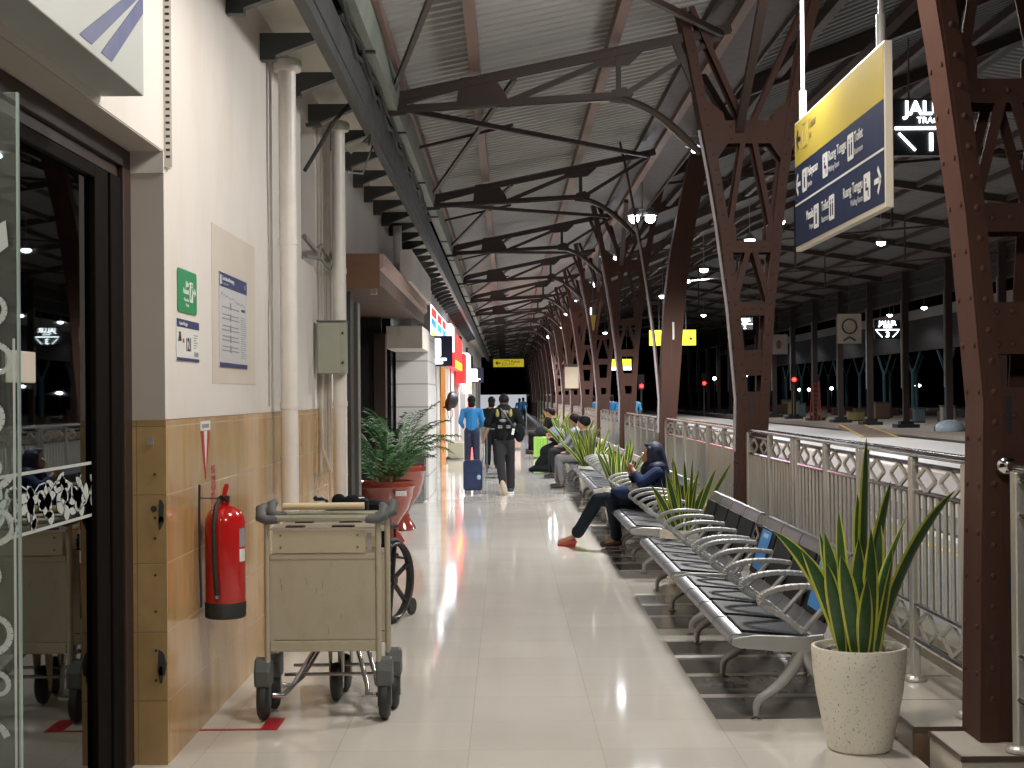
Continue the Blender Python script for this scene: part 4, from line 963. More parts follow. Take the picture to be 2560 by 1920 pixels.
# ------------------------------------------------------------------ palms in glazed pots
def palm(loc, label, s=1., seed=1, sticker=False, hh=.68):
    rnd = random.Random(seed); x, y, z = loc
    P = thing('potted_palm', label, 'plant', loc, 'palms in glazed red pots')
    prof = [(.19, 0), (.205, .012), (.185, .05), (.13, .13), (.125, .19), (.17, .26), (.25, .38), (.295, .52), (.305, .60), (.325, .62), (.325, .66), (.30, .68), (.28, .66), (.27, .60)]
    M().lathe([(r*s, q*hh/.68) for r, q in prof], loc, 44).build('pot', POTR, P, smooth=True)
    M().lathe([(.0001, .62*hh/.68), (.285*s, .61*hh/.68)], loc, 24).build('soil', SOIL, P)
    if sticker: M().box(x+.13, x+.24, y-.325*s-.004, y-.25, hh*.78, hh*.85).build('paper_label', WHT, P)
    m = M()
    for i in range(22):
        az = rnd.random()*6.28; lean = rnd.uniform(.05, .6); L_ = rnd.uniform(.6, 1.1); p = Vector((x+.08*math.cos(az), y+.08*math.sin(az), hh*.9)); n = 14; prev = p; pts = [p]
        for j in range(n):
            ang = lean+(1.1+.6*rnd.random()*0+.5*(i % 3)/2)*(j/n)**1.6; p = p+Vector((math.cos(az)*math.sin(ang), math.sin(az)*math.sin(ang), math.cos(ang)))*(L_/n); pts.append(p)
        m.tube(pts, .004, 4)
        for j in range(3, n+1):
            d = (pts[j]-pts[j-1]).normalized(); sd = d.cross(Vector((0, 0, 1))).normalized()
            for q in (0, .5):
                b_ = pts[j-1].lerp(pts[j], q)
                for sg in (-1, 1):
                    l = .19*(1-.55*(j/n))*rnd.uniform(.8, 1.15); t_ = b_+(sd*sg*.75+d*.6+Vector((0, 0, rnd.uniform(-.45, .12)))).normalized()*l; mid = b_.lerp(t_, .5)+Vector((0, 0, .012)); nn_ = (t_-b_).cross(sd*sg+Vector((0, 0, .3))).normalized()*.0065
                    m.add([b_, mid+nn_, t_, mid-nn_], [(0, 1, 2, 3)])
    m.build('foliage', PALM, P)
palm((-1.33, 16.6, 0), 'potted palm in the nearer oxblood pot with a white paper label', 1., 2, True)
palm((-1.31, 18.2, 0), 'potted palm in the farther oxblood pot beside the steel bin', 1.05, 3, False, .78)
tb = thing('waste_bin', 'dull steel waste bin with a dark top behind the palm pots', 'bin', (-1.34, 22.9, 0))
M().box(-1.46, -1.24, 22.7, 23.2, .02, .56).build('body', mat('dull_bin_steel', (.28, .31, .32), .35, .7, var=.2), tb, bevel=.01)
M().box(-1.465, -1.235, 22.695, 23.205, .562, .70).build('top', mat('dark_bin_top', (.09, .09, .09), .3, .4), tb, bevel=.01)

# ------------------------------------------------------------------ fire extinguisher
X = thing('fire_extinguisher', 'tall red fire extinguisher with black hose and base hung on the stone dado', 'fire extinguisher', (-1.375, 7.36, .53))
c_ = (-1.375, 7.36, 0)
M().lathe([(.094, .60), (.0975, .61), (.0975, 1.0), (.093, 1.025), (.075, 1.055), (.045, 1.073), (.025, 1.08), (.022, 1.10)], c_, 36).build('cylinder', REDX, X, smooth=True)
M().lathe([(.085, .533), (.099, .54), (.1, .61), (.0985, .612)], c_, 36).build('base_cup', BLACKR, X, smooth=True)
m = M().lathe([(.02, 1.08), (.02, 1.115)], c_, 12).box(-1.40, -1.35, 7.34, 7.38, 1.10, 1.125).bar((-1.42, 7.35, 1.115), (-1.36, 7.35, 1.125), .02, .006).bar((-1.39, 7.34, 1.13), (-1.345, 7.33, 1.10), .018, .006)
m.build('valve', mat('dark_valve', (.06, .05, .045), .35, .6), X)
M().prism([(-1.385, 1.125), (-1.365, 1.125), (-1.352, 1.17), (-1.352, 1.185), (-1.368, 1.185), (-1.378, 1.165)], 'xz', 7.33, 7.345).build('lever', REDX, X)
m = M().tube([(-1.395, 7.33, 1.105), (-1.405, 7.29, 1.08), (-1.408, 7.25, 1.0), (-1.405, 7.245, .8), (-1.395, 7.25, .66), (-1.392, 7.25, .63)], .0115, 10); m.build('hose', BLACKR, X, smooth=True)
M().lathe([(.013, .64), (.013, .655)], (-1.394, 7.2505, 0), 10).build('hose_clip', CHROME, X)
M().tube([(-1.465, 7.2, 1.19), (-1.467, 7.2, 1.05), (-1.47, 7.22, .85), (-1.468, 7.24, .60)], .006, 6).tube([(-1.49, 7.3, 1.12), (-1.40, 7.33, 1.115)], .004, 6).build('wall_hook', BLACKP, X, smooth=True)
def curved_label(m, c, r, a0, a1, z0, z1, n=8):
    k = len(m.v)
    for i in range(n+1):
        a = a0+(a1-a0)*i/n; 
        for z in (z0, z1): m.v.append(Vector((c[0]+r*math.cos(a), c[1]+r*math.sin(a), z)))
    for i in range(n): m.f.append([k+2*i, k+2*i+2, k+2*i+3, k+2*i+1]); m.mi.append(0)
m = M(); curved_label(m, c_, .0985, -.62, -.1, .88, .97); m.build('grey_label', GREYT, X)
m = M(); curved_label(m, c_, .0985, -.62, -.1, .81, .87); m.build('white_label', WHT, X)

# ------------------------------------------------------------------ luggage trolleys
def trolley(y, label, x0=-1.205, x1=-.625, first=True):
    T = thing('luggage_trolley', label, 'luggage trolley', ((x0+x1)/2, y, 0), 'nested luggage trolleys')
    def bx(a, b, c, d, e, f): return M().box(a, b, c, d, e, f)
    bx(x0+.03, x1-.03, y, y+.012, .405, .80).build('front_panel', OLIVE, T)
    bx(x0+.03, x1-.03, y-.004, y+.012, .345, .398).build('lower_rail', OLIVE, T, bevel=.004)
    bx(x0+.03, x1-.03, y-.004, y+.012, .80, .828).build('upper_rail', OLIVE, T, bevel=.004)
    bx(x0+.045, x1-.075, y-.009, y-.004, .832, .955).build('name_plate', OLIVE2, T, bevel=.002)
    m = M()
    for a in (x0+.085, x1-.115):
        for z in (.86, .92): m.lathe([(.006, -.002), (.006, .002)], (a, y-.010, z), 10, 'y')
    m.build('screws', mat('brown_screw', (.2, .14, .08), .4), T)
    m = M()
    for q_ in range(9):
        sx = x0+.06+random.random()*.44; sz = .42+random.random()*.36; l_ = random.uniform(.01, .05); m.bar((sx, y-.0006, sz), (sx+l_*random.uniform(-.3, .3), y-.0006, sz+l_), .0012, .002, (1, 0, 0))
    m.build('scratches', mat('scratch_brown', (.22, .18, .12), .6), T)
    bx(x1-.07, x1-.045, y-.006, y, .845, .93).build('sticker', mat('grey_sticker', (.35, .34, .33), .4), T)
    for a in (x0+.015, x1-.015): M().tube([(a, y+.005, .26), (a, y+.005, .99)], .0145, 12).build('upright', OLIVE, T, smooth=True)
    m = M().tube([(x0+.02, y+.15, .95), (x0+.03, y-.005, .95), (x1-.03, y-.005, .95), (x1-.02, y+.15, .95)], .008, 8).box(x0+.02, x1-.02, y+.15, y+.16, .90, .965)
    for a in (x0+.12, x0+.26, x0+.33, x0+.45): m.box(a, a+.01, y, y+.15, .93, .945)
    m.build('basket', CREAMS, T)
    for q0, q1 in ((.1, .19), (.33, .44)): M().box(x0+q0, x0+q1, y+.05, y+.12, .935, .96).build('basket_grip', BLACKP, T)
    M().tube([(x0+.06, y-.02, 1.005), (x1-.06, y-.02, 1.005)], .0165, 14).build('handle_bar', mat('grey_metal_bar', (.42, .42, .34), .35, .6), T, smooth=True)
    for s, a in ((1, x0-.012), (-1, x1+.012)):
        m = M().tube([(a+s*.085, y-.02, 1.0), (a+s*.03, y-.02, .998), (a, y-.01, 1.01), (a-s*.005, y+.02, 1.05), (a+s*.01, y+.06, 1.06)], .024, 12, rs=[.02, .024, .028, .026, .018]); m.build('handle_grip', GREYR, T, smooth=True)
    # wheels with guards
    for a in (x0-.01, x1+.01):
        m = M().prism([(y-.02, .17), (y+.10, .17), (y+.10, .285), (y+.03, .315), (y-.0, .31), (y-.03, .25)], 'yz', a-.041, a+.041); m.build('wheel_guard', GREYR, T, bevel=.012)
        w_ = M().lathe([(.045, -.025), (.075, -.026), (.09, -.016), (.094, 0), (.09, .016), (.075, .026), (.045, .025)], (a, y+.035, .095), 26, 'x').build('wheel', BLACKR, T, smooth=True)
        M().lathe([(.0001, -.021), (.045, -.021), (.045, .021), (.0001, .021)], (a, y+.035, .095), 18, 'x').build('hub', mat('grey_hub', (.2, .2, .19), .5), w_)
        m = M().box(a-.034, a-.026, y+.01, y+.06, .07, .2).box(a+.026, a+.034, y+.01, y+.06, .07, .2); m.build('fork', GREYR, T)
    xc = (x0+x1)/2+.01
    M().lathe([(.04, -.024), (.08, -.026), (.098, -.015), (.102, 0), (.098, .015), (.08, .026), (.04, .024)], (xc-.0, y+.5, .102), 26, 'x').build('wheel', BLACKR, T, smooth=True)
    M().prism([(y+.43, .28), (y+.56, .28), (y+.52, .07), (y+.48, .07)], 'yz', xc+.028, xc+.036).prism([(y+.43, .28), (y+.56, .28), (y+.52, .07), (y+.48, .07)], 'yz', xc-.036, xc-.028).build('fork', OLIVE, T)
    M().lathe([(.07, 0), (.075, .01), (.075, .03), (.06, .035)], (xc, y+.5, .27), 20).build('swivel', BLACKP, T, smooth=True)
    M().box(xc-.09, xc+.09, y+.40, y+.75, .305, .345).build('nose_plate', mat('grey_nose', (.30, .27, .25), .5), T)
    for s, a in ((1, x0+.0), (-1, x1-.0)):
        M().tube([(xc-s*.08, y+.72, .32), (xc-s*.11, y+.5, .28), (xc-s*.19, y+.18, .14), (a+s*.08, y+.06, .115), (a+s*.03, y+.05, .12)], .0125, 10).tube([(a+s*.02, y+.02, .34), (a+s*.06, y+.4, .30), (a+s*.12, y+.85, .32)], .0125, 10).build('side_tube', mat('silver_tube', (.5, .5, .5), .25, .9), T, smooth=True)
    M().tube([(x0+.04, y+.4, .16), (x1-.04, y+.4, .16)], .01, 8).build('cross_tube', mat('silver_tube', (.5, .5, .5), .25, .9), T, smooth=True)
    return T
trolley(7.47, 'front luggage trolley with an olive metal panel, its cream plate facing the camera')
trolley(7.74, 'second luggage trolley nested right behind the olive front one', -1.195, -.60)
M_ = thing('handle_sleeve', 'cream tube sleeve lying across the trolley handles', 'sleeve', (-.9, 7.6, 1.03))
M().tube([(-1.13, 7.62, 1.052), (-.72, 7.62, 1.052)], .018, 12).build('tube', CREAMBAR, M_, smooth=True)

# ------------------------------------------------------------------ wheelchair
Wc = thing('wheelchair', 'folded black wheelchair parked behind the luggage trolleys', 'wheelchair', (-1.02, 10.75, 0))
ph = R(-22)
RT = Matrix.Translation((-1.02, 10.75, 0)) @ Matrix.Rotation(ph, 4, 'Z')
def wl(m, name, mt, par=Wc, **k): m.xf(RT); return m.build(name, mt, par, **k)
for s in (-.19, .22):
    m = M().lathe([(.262, -.016), (.285, -.02), (.30, -.012), (.304, 0), (.30, .012), (.285, .02), (.262, .016), (.262, -.016)], (s, 0, .304), 40, 'x', cap=False)
    wh = wl(m, 'wheel', BLACKR, smooth=True)
    m = M()
    for i in range(6): a = i*math.pi/3+.35; m.bar((s, .03*math.cos(a), .304+.03*math.sin(a)), (s, .265*math.cos(a), .304+.265*math.sin(a)), .018, .03, (1, 0, 0))
    m.lathe([(.0001, -.03), (.035, -.03), (.035, .03), (.0001, .03)], (s, 0, .304), 16, 'x'); m.xf(RT); m.build('spokes', BLACKP, wh)
m = M().tube([(.26, .26*math.cos(i*.1963), .304+.26*math.sin(i*.1963)) for i in range(32)], .009, 6, closed=True); wl(m, 'push_rim', BLACKP, smooth=True)
m = M()
for s in (-.15, .17): m.tube([(s, .38, .08), (s, .36, .42), (s, .1, .46), (s, -.2, .45), (s, -.24, .62), (s, -.27, .88), (s, -.36, .90)], .012, 8).tube([(s, .15, .46), (s, .15, .66), (s, -.2, .66)], .011, 8)
wl(m, 'frame', mat('dark_chair_frame', (.07, .07, .075), .3, .6), smooth=True)
wl(M().prism([(-.24, .46), (-.27, .86), (-.25, .86), (-.22, .46)], 'yz', -.14, .33), 'backrest', BLACKC)
wl(M().box(-.14, .17, -.2, .22, .44, .475), 'seat', BLACKC, bevel=.01)
wl(M().box(.155, .19, -.18, .17, .655, .69).box(-.17, -.135, -.18, .17, .655, .69), 'arm_pad', BLACKP, bevel=.01)
wl(M().ball((-.10, .05, .82), (.13, .12, .08)).ball((.02, .1, .80), (.12, .12, .07)).ball((-.2, 0, .86), (.05, .06, .05)), 'folded_cover', BLACKC, smooth=True)
for s in (-.15, .17): wl(M().lathe([(.03, -.012), (.06, -.012), (.065, 0), (.06, .012), (.03, .012)], (s, .42, .065), 18, 'x'), 'castor', BLACKR, smooth=True); wl(M().tube([(s, -.34, .90), (s, -.43, .905)], .018, 10), 'push_grip', BLACKP, smooth=True)
# ------------------------------------------------------------------ hanging direction sign
S = thing('direction_sign', 'hanging yellow and navy direction board Ruang Tunggu and Toilet between the columns', 'sign', (2.0, 9, 2.57))
X0 = 1.975
M().box(X0+.001, 2.02, 7.80, 10.22, 2.56, 3.43).build('frame', CREAMS, S, bevel=.004)
M().box(X0-.002, X0+.0005, 7.815, 10.205, 2.875, 3.125).box(X0-.002, X0+.0005, 7.815, 10.205, 2.59, 2.862).build('navy_face', NAVYS, S)
M().box(X0-.002, X0+.0005, 7.815, 10.205, 3.128, 3.415).build('yellow_face', YELS, S)
M().box(X0-.003, X0-.0021, 7.82, 10.20, 2.862, 2.875).build('divider', WHT, S)
xf_ = X0-.0032
def arrow(m, y, z, s, d):      # d=+1 points to +Y (picture left)
    m.bar((xf_, y-d*s, z), (xf_, y+d*s*.8, z), .001, s*.42, (0, 0, 1)); 
    for q in (-1, 1): m.bar((xf_, y+d*s, z), (xf_, y+d*s*.1, z+q*s*.95), .001, s*.42, (0, 0, 1))
m = M(); arrow(m, 10.09, 3.0, .07, 1); arrow(m, 7.95, 2.72, .07, -1); m.build('arrow', WHT, S)
m = M(); arrow(m, 10.07, 3.30, .065, 1); m.build('arrow', BLKT, S)
def icon(y, z, s=.075, kind=0, pm=WHT, im=NAVYS):
    M().prism([(y-s+a, z-s+b) for a, b in rrect(2*s, 2*s, .015)], 'yz', xf_-.0006, xf_).build('pictogram', pm, S)
    m = M(); xx = xf_-.0012
    if kind == 0: m.ball((xx, y, z+.04), (.0006, .012, .012), 10, 6).box(xx, xx+.0005, y-.02, y+.02, z-.05, z+.022)
    elif kind == 1: m.ball((xx, y+.02, z+.04), (.0006, .012, .012), 10, 6).box(xx, xx+.0005, y+.005, y+.03, z-.02, z+.022).box(xx, xx+.0005, y-.03, y+.01, z-.02, z-.005).box(xx, xx+.0005, y-.035, y-.02, z-.055, z-.005)
    else: 
        for q in (-.028, .028): m.ball((xx, y+q, z+.04), (.0006, .011, .011), 10, 6).box(xx, xx+.0005, y+q-.014, y+q+.014, z-.05, z+.024)
    m.build('icon_figure', im, S)
icon(9.88, 3.0, kind=0); icon(9.24, 3.0, kind=1); icon(8.56, 3.0, kind=2); icon(8.18, 2.72, kind=1); icon(9.07, 2.72, kind=2); icon(9.52, 2.72, kind=0)
def tx(s, y, z, size, mt=WHT, al='LEFT'): text('lettering', s, mt, S, size, face_west(xf_, y, z), al, depth=.0004, bold=.0012)
dim = mat('dim_sign_white', (.42, .42, .45), .4)
tx('Pelayanan', 9.79, 3.01, .085); tx('Service', 9.79, 2.94, .05, dim); tx('Ruang Tunggu', 9.15, 3.01, .085); tx('Waiting Room', 9.15, 2.94, .05, dim); tx('Toilet', 8.47, 3.01, .085); tx('Restroom', 8.47, 2.94, .05, dim)
tx('Ruang Tunggu', 8.28, 2.73, .085, WHT, 'RIGHT'); tx('Waiting Room', 8.28, 2.66, .05, dim, 'RIGHT'); tx('Toilet', 9.16, 2.73, .085, WHT, 'RIGHT'); tx('Restroom', 9.16, 2.66, .05, dim, 'RIGHT'); tx('Musala', 9.61, 2.73, .085, WHT, 'RIGHT'); tx('Prayer', 9.61, 2.66, .05, dim, 'RIGHT')
tx('Keluar', 9.73, 3.31, .085, mat('faded_print', (.16, .12, .03), .5)); tx('Exit', 9.73, 3.25, .05, mat('faded_print', (.16, .12, .03), .5))
m = M(); 
for i in range(4): m.bar(*[((xf_, 9.80+a, 3.22+b), (xf_, 9.80+c, 3.22+d)) for a, b, c, d in ((0, 0, .13, 0), (.13, 0, .13, .15), (.13, .15, 0, .15), (0, .15, 0, 0))][i], .001, .008)
m.build('faded_icon', mat('faded_print', (.16, .12, .03), .5), S)
m = M().tube([(2.0, 10.05, 3.42), (2.0, 10.05, 4.9)], .014, 10).tube([(2.0, 7.95, 3.42), (2.0, 7.95, 4.9)], .014, 10).tube([(2.0, 10.05, 3.43), (2.0, 10.05, 3.62)], .026, 10).tube([(2.0, 7.95, 3.43), (2.0, 7.95, 3.6)], .026, 10)
m.build('hanger_pole', mat('grey_white_pole', (.5, .48, .46), .4), S, smooth=True)

# yellow sign at the far end of the walkway
S = thing('exit_sign', 'long yellow hanging sign with a black arrow at the dark end of the walkway', 'sign', (.15, 85, 3.3))
M().box(-.70, 1.02, 85, 85.1, 3.24, 3.68).build('panel', mat('bright_yellow_panel', (.75, .60, .03), .4, emit=.25), S)
m = M().bar((-.52, 84.99, 3.46), (-.3, 84.99, 3.46), .01, .06).bar((-.55, 84.99, 3.46), (-.45, 84.99, 3.56), .01, .05).bar((-.55, 84.99, 3.46), (-.45, 84.99, 3.36), .01, .05); m.build('arrow', BLKT, S)
text('lettering', 'Keluar', BLKT, S, .2, face_south(.3, 84.99, 3.48)); text('lettering', 'Exit', BLKT, S, .12, face_south(.3, 84.99, 3.36))
m = M()
for a, b, c, d in ((-.2, 3.35, .2, 3.35), (.2, 3.35, .2, 3.6), (.2, 3.6, -.1, 3.6), (-.2, 3.35, -.15, 3.5)): m.bar((a, 84.99, b), (c, 84.99, d), .01, .02)
text('lettering', '23', BLKT, S, .12, face_south(-.06, 84.99, 3.42)); m.build('icon_outline', BLKT, S)
M().tube([(-.5, 85.05, 3.68), (-.5, 85.05, 4.5)], .03, 6).tube([(.8, 85.05, 3.68), (.8, 85.05, 4.7)], .03, 6).build('hanger', GREYB, S)

# lit shop signs on the building
S = thing('shop_sign', 'backlit shop sign with red, blue and yellow rows, the nearest lit sign on the left', 'sign', (-1.36, 30, 2.6))
xs = -1.345
M().box(-1.49, xs-.01, 27.3, 34.5, 2.62, 3.30).build('light_box', mat('grey_sign_case', (.4, .4, .41), .5), S)
M().box(xs-.009, xs-.001, 27.32, 34.48, 2.64, 3.28).build('lit_face', E_SIGNW, S)
m = M()
for i in range(3): y = 27.5+i*2.3; m.box(xs, xs+.004, y, y+1.9, 3.08, 3.25)
m.build('red_panels', E_RED, S); m = M()
for i in range(3): y = 27.5+i*2.3; m.box(xs, xs+.004, y+(.3 if i == 0 else 0), y+1.9, 2.90, 3.05)
m.build('blue_panels', E_CYAN, S)
M().box(xs, xs+.004, 27.4, 28.6, 2.93, 3.04).build('dark_blue_panel', E_BLUE, S)
M().box(xs, xs+.004, 27.6, 34.2, 2.70, 2.80).build('yellow_band', E_YEL, S)
def lightbox(x0, x1, y, z0, z1, label, face=NAVY2):
    S = thing('projecting_sign', label, 'sign', ((x0+x1)/2, y, z0)); w_ = x1-x0; h_ = z1-z0
    M().box(x0, x1, y, y+.16, z0, z1).build('box', BLACKP, S, bevel=.01)
    M().box(x0+.01, x1-.01, y-.004, y-.001, z0+.01, z1-.01).build('face', mat('deep_blue_face', (.012, .014, .06), .3), S)
    M().prism([(x0+w_*.14+a, z0+h_*.30+b) for a, b in rrect(w_*.46, h_*.62, w_*.06)], 'xz', y-.008, y-.0045).build('lit_panel', E_SIGNW, S)
    M().prism([(x0+w_*.12+a, z0+h_*.18+b) for a, b in rrect(w_*.68, h_*.09, .02)], 'xz', y-.008, y-.0045).prism([(x0+w_*.12+a, z0+h_*.07+b) for a, b in rrect(w_*.55, h_*.09, .02)], 'xz', y-.008, y-.0045).build('lit_writing', E_SIGNW, S)
    return S
lightbox(-1.42, -.93, 26.3, 2.13, 2.66, 'projecting dark blue light box with a white glowing panel, the nearer one')
lightbox(-1.42, -.85, 57, 2.12, 2.68, 'small projecting light box far down the left wall, glowing white')
def wallsign(x, y0, y1, z0, z1, mt, label, band=None):
    S = thing('wall_sign', label, 'sign', (x, (y0+y1)/2, z0)); M().box(XW, x, y0, y1, z0, z1).build('light_box', mt, S)
    if band: M().box(x, x+.004, y0+.3, y1-.3, z0+(z1-z0)*band[0], z0+(z1-z0)*band[1]).build('band', band[2], S)
wallsign(-1.30, 36.2, 38.2, 2.72, 3.35, E_SIGNW, 'plain white backlit sign beyond the three-colour shop sign')
wallsign(-1.30, 38.6, 45, 2.35, 3.25, E_RED, 'red backlit fascia with a pale stripe down the left wall', (.0, .22, E_YEL))
wallsign(-1.25, 45.6, 48.2, 2.0, 2.9, E_RED, 'small red sign next to a tall white light box', (.1, .9, E_RED))
wallsign(-1.22, 48.6, 52.5, 2.0, 3.0, E_SIGNW, 'tall white light box on the left wall')
wallsign(-1.28, 52.9, 55.6, 1.7, 2.6, E_SIGNW, 'cream lit sign low on the left wall, farthest white one', (.1, .9, E_YEL))
wallsign(-1.3, 59, 62, .2, 1.5, E_RED, 'red lit panel at waist height far down the left wall')
# wall fan
Fn = thing('wall_fan', 'black oscillating wall fan with a hanging cable on the left wall', 'fan', (-1.35, 35.5, 1.5))
c = Vector((-1.24, 34.9, 1.52)); rt = Matrix.Rotation(R(62), 3, 'Z')
m = M().lathe([(.02, -.1), (.12, -.09), (.19, -.04), (.2, 0), (.19, .04), (.1, .07), (.02, .075)], c, 20, 'y', rot=rt); m.build('cage', mat('dark_fan_cage', (.05, .05, .055), .4, .5), Fn, smooth=True)
m = M().ball((-1.33, 35.0, 1.42), (.09, .1, .16)).tube([(-1.49, 35.2, 1.35), (-1.36, 35.0, 1.35)], .02, 8); m.build('motor', BLACKP, Fn, smooth=True)
M().tube([(-1.36, 35, 1.3), (-1.34, 34.95, 1.12), (-1.28, 34.9, 1.08), (-1.24, 34.9, 1.16), (-1.25, 34.9, 1.3)], .008, 6).build('cable', BLACKP, Fn, smooth=True)
q = M().box(-1.49, -1.08, 38.3, 40.5, .05, .42); tag(q.build('storage_box', mat('beige_green_box', (.38, .37, .27), .5), bevel=.02), 'beige low storage box on the floor under the wall fan', 'box')
# notice board on a column
q = thing('notice_board', 'beige notice board on the brown column far down the railing', 'board', (2.1, 46.5, 1.9))
M().box(1.82, 2.24, 46.45, 46.5, 1.82, 2.48).build('board', BEIGE, q); M().box(1.80, 2.26, 46.48, 46.52, 2.5, 2.56).build('lintel', RED_DARK, q)
# lit signs in the hall
def jalur(x, y, z, w_, num, label, extra=False):
    S = thing('track_sign', label, 'sign', (x, y, z), 'lit track number signs'); 
    M().box(x-w_*.55, x+w_*.55, y+.02, y+.12, z-w_*.05, z+w_*.75).build('box', BLACKP, S)
    text('lettering', 'JALUR', E_LETTER, S, w_*.27, face_south(x, y, z+w_*.52), 'CENTER', depth=.005, bold=w_*.006)
    text('lettering', 'TRACK', E_LETTER, S, w_*.12, face_south(x, y, z+w_*.40), 'CENTER', depth=.005)
    M().box(x-w_*.5, x+w_*.5, y-.005, y+.02, z+w_*.31, z+w_*.35).build('line', E_LETTER, S)
    text('number', num, E_LETTER, S, w_*.34, face_south(x, y, z+w_*.02), 'CENTER', depth=.005, bold=w_*.008)
    if extra:
        m = M()
        for s in (-1, 1): m.bar((x+s*w_*.45, y, z+w_*.26), (x+s*w_*.22, y, z+w_*.02), .012, w_*.03)
        m.build('chevron', E_LETTER, S)
    M().box(x-w_*.3, x-w_*.28, y+.05, y+.08, z+w_*.75, z+w_*.75+1.2).box(x+w_*.28, x+w_*.3, y+.05, y+.08, z+w_*.75, z+w_*.75+1.2).build('hanger', GREYB, S)
jalur(6.25, 22, 5.12, 1.05, '1', 'large white lit sign Jalur 1 partly hidden behind the yellow board and the nearest column', True)
jalur(11.6, 73, 4.75, .72, '2', 'small white lit sign Jalur 2 seen through the second column')
jalur(17.0, 67, 4.05, 1.05, '3', 'white lit sign Jalur 3 among the far brown posts', True)
def ylit(x, y, z, w_, h_, label, white=False):
    S = thing('platform_sign', label, 'sign', (x, y, z), 'yellow lit signs over the tracks'); M().box(x-w_/2, x+w_/2, y, y+.15, z, z+h_).build('panel', E_YEL2, S)
    if white: M().box(x-w_/2, x+w_/2, y, y+.15, z-h_*.5, z-.02).build('white_panel', E_SIGNW, S)
    text('lettering', 'KELUAR 2', BLKT, S, h_*.3, face_south(x-w_*.44, y-.01, z+h_*.55)); m = M().bar((x+w_*.25, y-.01, z+h_*.42), (x+w_*.42, y-.01, z+h_*.42), .01, h_*.07).bar((x+w_*.36, y-.01, z+h_*.54), (x+w_*.43, y-.01, z+h_*.42), .01, h_*.07).bar((x+w_*.36, y-.01, z+h_*.3), (x+w_*.43, y-.01, z+h_*.42), .01, h_*.07)
    m.build('arrow', BLKT, S); M().box(x-w_*.3, x-w_*.28, y+.05, y+.1, z+h_, z+h_+1.5).box(x+w_*.28, x+w_*.3, y+.05, y+.1, z+h_, z+h_+1.5).build('hanger', GREYB, S)
ylit(6.88, 62, 3.63, 1.9, .62, 'yellow lit exit sign over the tracks, the larger one')
ylit(5.72, 75, 3.02, 1.05, .36, 'smaller yellow lit sign over a white strip, farther over the tracks', True)
for i, (px, py, Y) in enumerate(((1604, 964, 105), (1761, 957, 115), (1986, 948, 95))):
    x = (px-1265)/3770*Y; z = 1.6+(989-.0087*(px-1265)-py)/3770*Y
    S = thing('track_signal', '%s track signal glowing red over the dark tracks' % ('Leftmost', 'Middle', 'Rightmost')[i], 'signal', (x, Y, 0), 'red track signals')
    M().tube([(x, Y+.1, -.2), (x, Y+.1, z+.5)], .06, 8).build('mast', GREYB, S); M().box(x-.2, x+.2, Y-.02, Y+.08, z-.25, z+.8).build('head', BLACKP, S)
    M().ball((x, Y-.05, z), (.13, .06, .13), 12, 8).build('red_lens', E_SIGNAL, S)
for i, (px, py, w_, Y, lb) in enumerate(((1951, 859, .95, 90, 'smaller white hanging banner with a reddish stain, left of the larger one'), (2126, 821, 1.05, 66, 'larger white hanging banner with a dark ring drawing between the far posts'))):
    x = (px-1265)/3770*Y; z = 1.6+(982-py)/3770*Y
    S = thing('hanging_banner', lb, 'banner', (x, Y, z-w_*.6))
    M().box(x-w_/2, x+w_/2, Y, Y+.02, z-w_*.62, z+w_*.62).build('cloth', mat('off_white_banner', (.50, .46, .40), .6, var=.15, scale=4), S)
    m = M()
    if i == 1: m.tube([(x+.3*w_*math.cos(a*.3927), Y-.01, z+.1+.3*w_*math.sin(a*.3927)) for a in range(16)], .04, 6, closed=True).tube([(x-.25*w_, Y-.01, z-.5*w_), (x, Y-.01, z-.35*w_), (x+.25*w_, Y-.01, z-.5*w_)], .05, 6).build('drawing', mat('dark_drawing', (.06, .05, .05), .6), S)
    else: m.ball((x-.05, Y-.005, z), (.16, .01, .28)).build('drawing', mat('reddish_drawing', (.3, .12, .09), .6), S)
    M().tube([(x, Y, z+w_*.62), (x, Y, z+w_*.62+2)], .015, 5).build('rope', GREYB, S)
S = thing('ladder', 'red step ladder standing on the far platform beside a brown post', 'ladder', (17.8, 86, 0)); m = M()
for s in (-.22, .22): m.bar((17.75+s, 86, 0), (17.75+s*.8, 86.3, 2.3), .05, .05).bar((17.75+s, 87, 0), (17.75+s*.8, 86.4, 2.3), .05, .05)
for i in range(8): m.bar((17.53, 86+.038*i, .25+i*.27), (17.97, 86+.038*i, .25+i*.27), .05, .03)
m.build('steps', mat('ladder_red', (.36, .06, .04), .5), S)
S = thing('pennant', 'yellow wedge-shaped hanging plate below a white tube lamp', 'sign', (1.95, 33, 3.0))
M().prism([(1.86, 3.36), (1.99, 3.36), (1.94, 3.02), (1.91, 3.02)], 'xz', 33, 33.02).build('plate', YELS, S); M().box(1.86, 1.89, 33, 33.02, 3.36, 3.52).build('tube_light', E_SIGNW, S)
M().tube([(1.92, 33.03, 3.3), (1.92, 33.03, 4.6)], .01, 6).build('rod', GREYB, S)
q = M().box(3.0, 3.9, 64, 64.4, 1.15, 1.45); q = M().prism([(5.4, .0), (6.6, .0), (6.6, 1.2), (6.2, 1.25), (5.4, .9)], 'xz', 60, 61.5)
# far white wall at the end of the walkway
q = M().box(-6, 5.2, 168, 168.3, 0, 1.75); tag(q.build('end_wall', mat('glowing_end_wall', (.5, .5, .52), .6, emit=.35, ecol=(.75, .78, .85))), 'low pale wall, made to glow, at the far dark end of the platform', 'wall')  # lit look put in as emission, the wall is no lamp

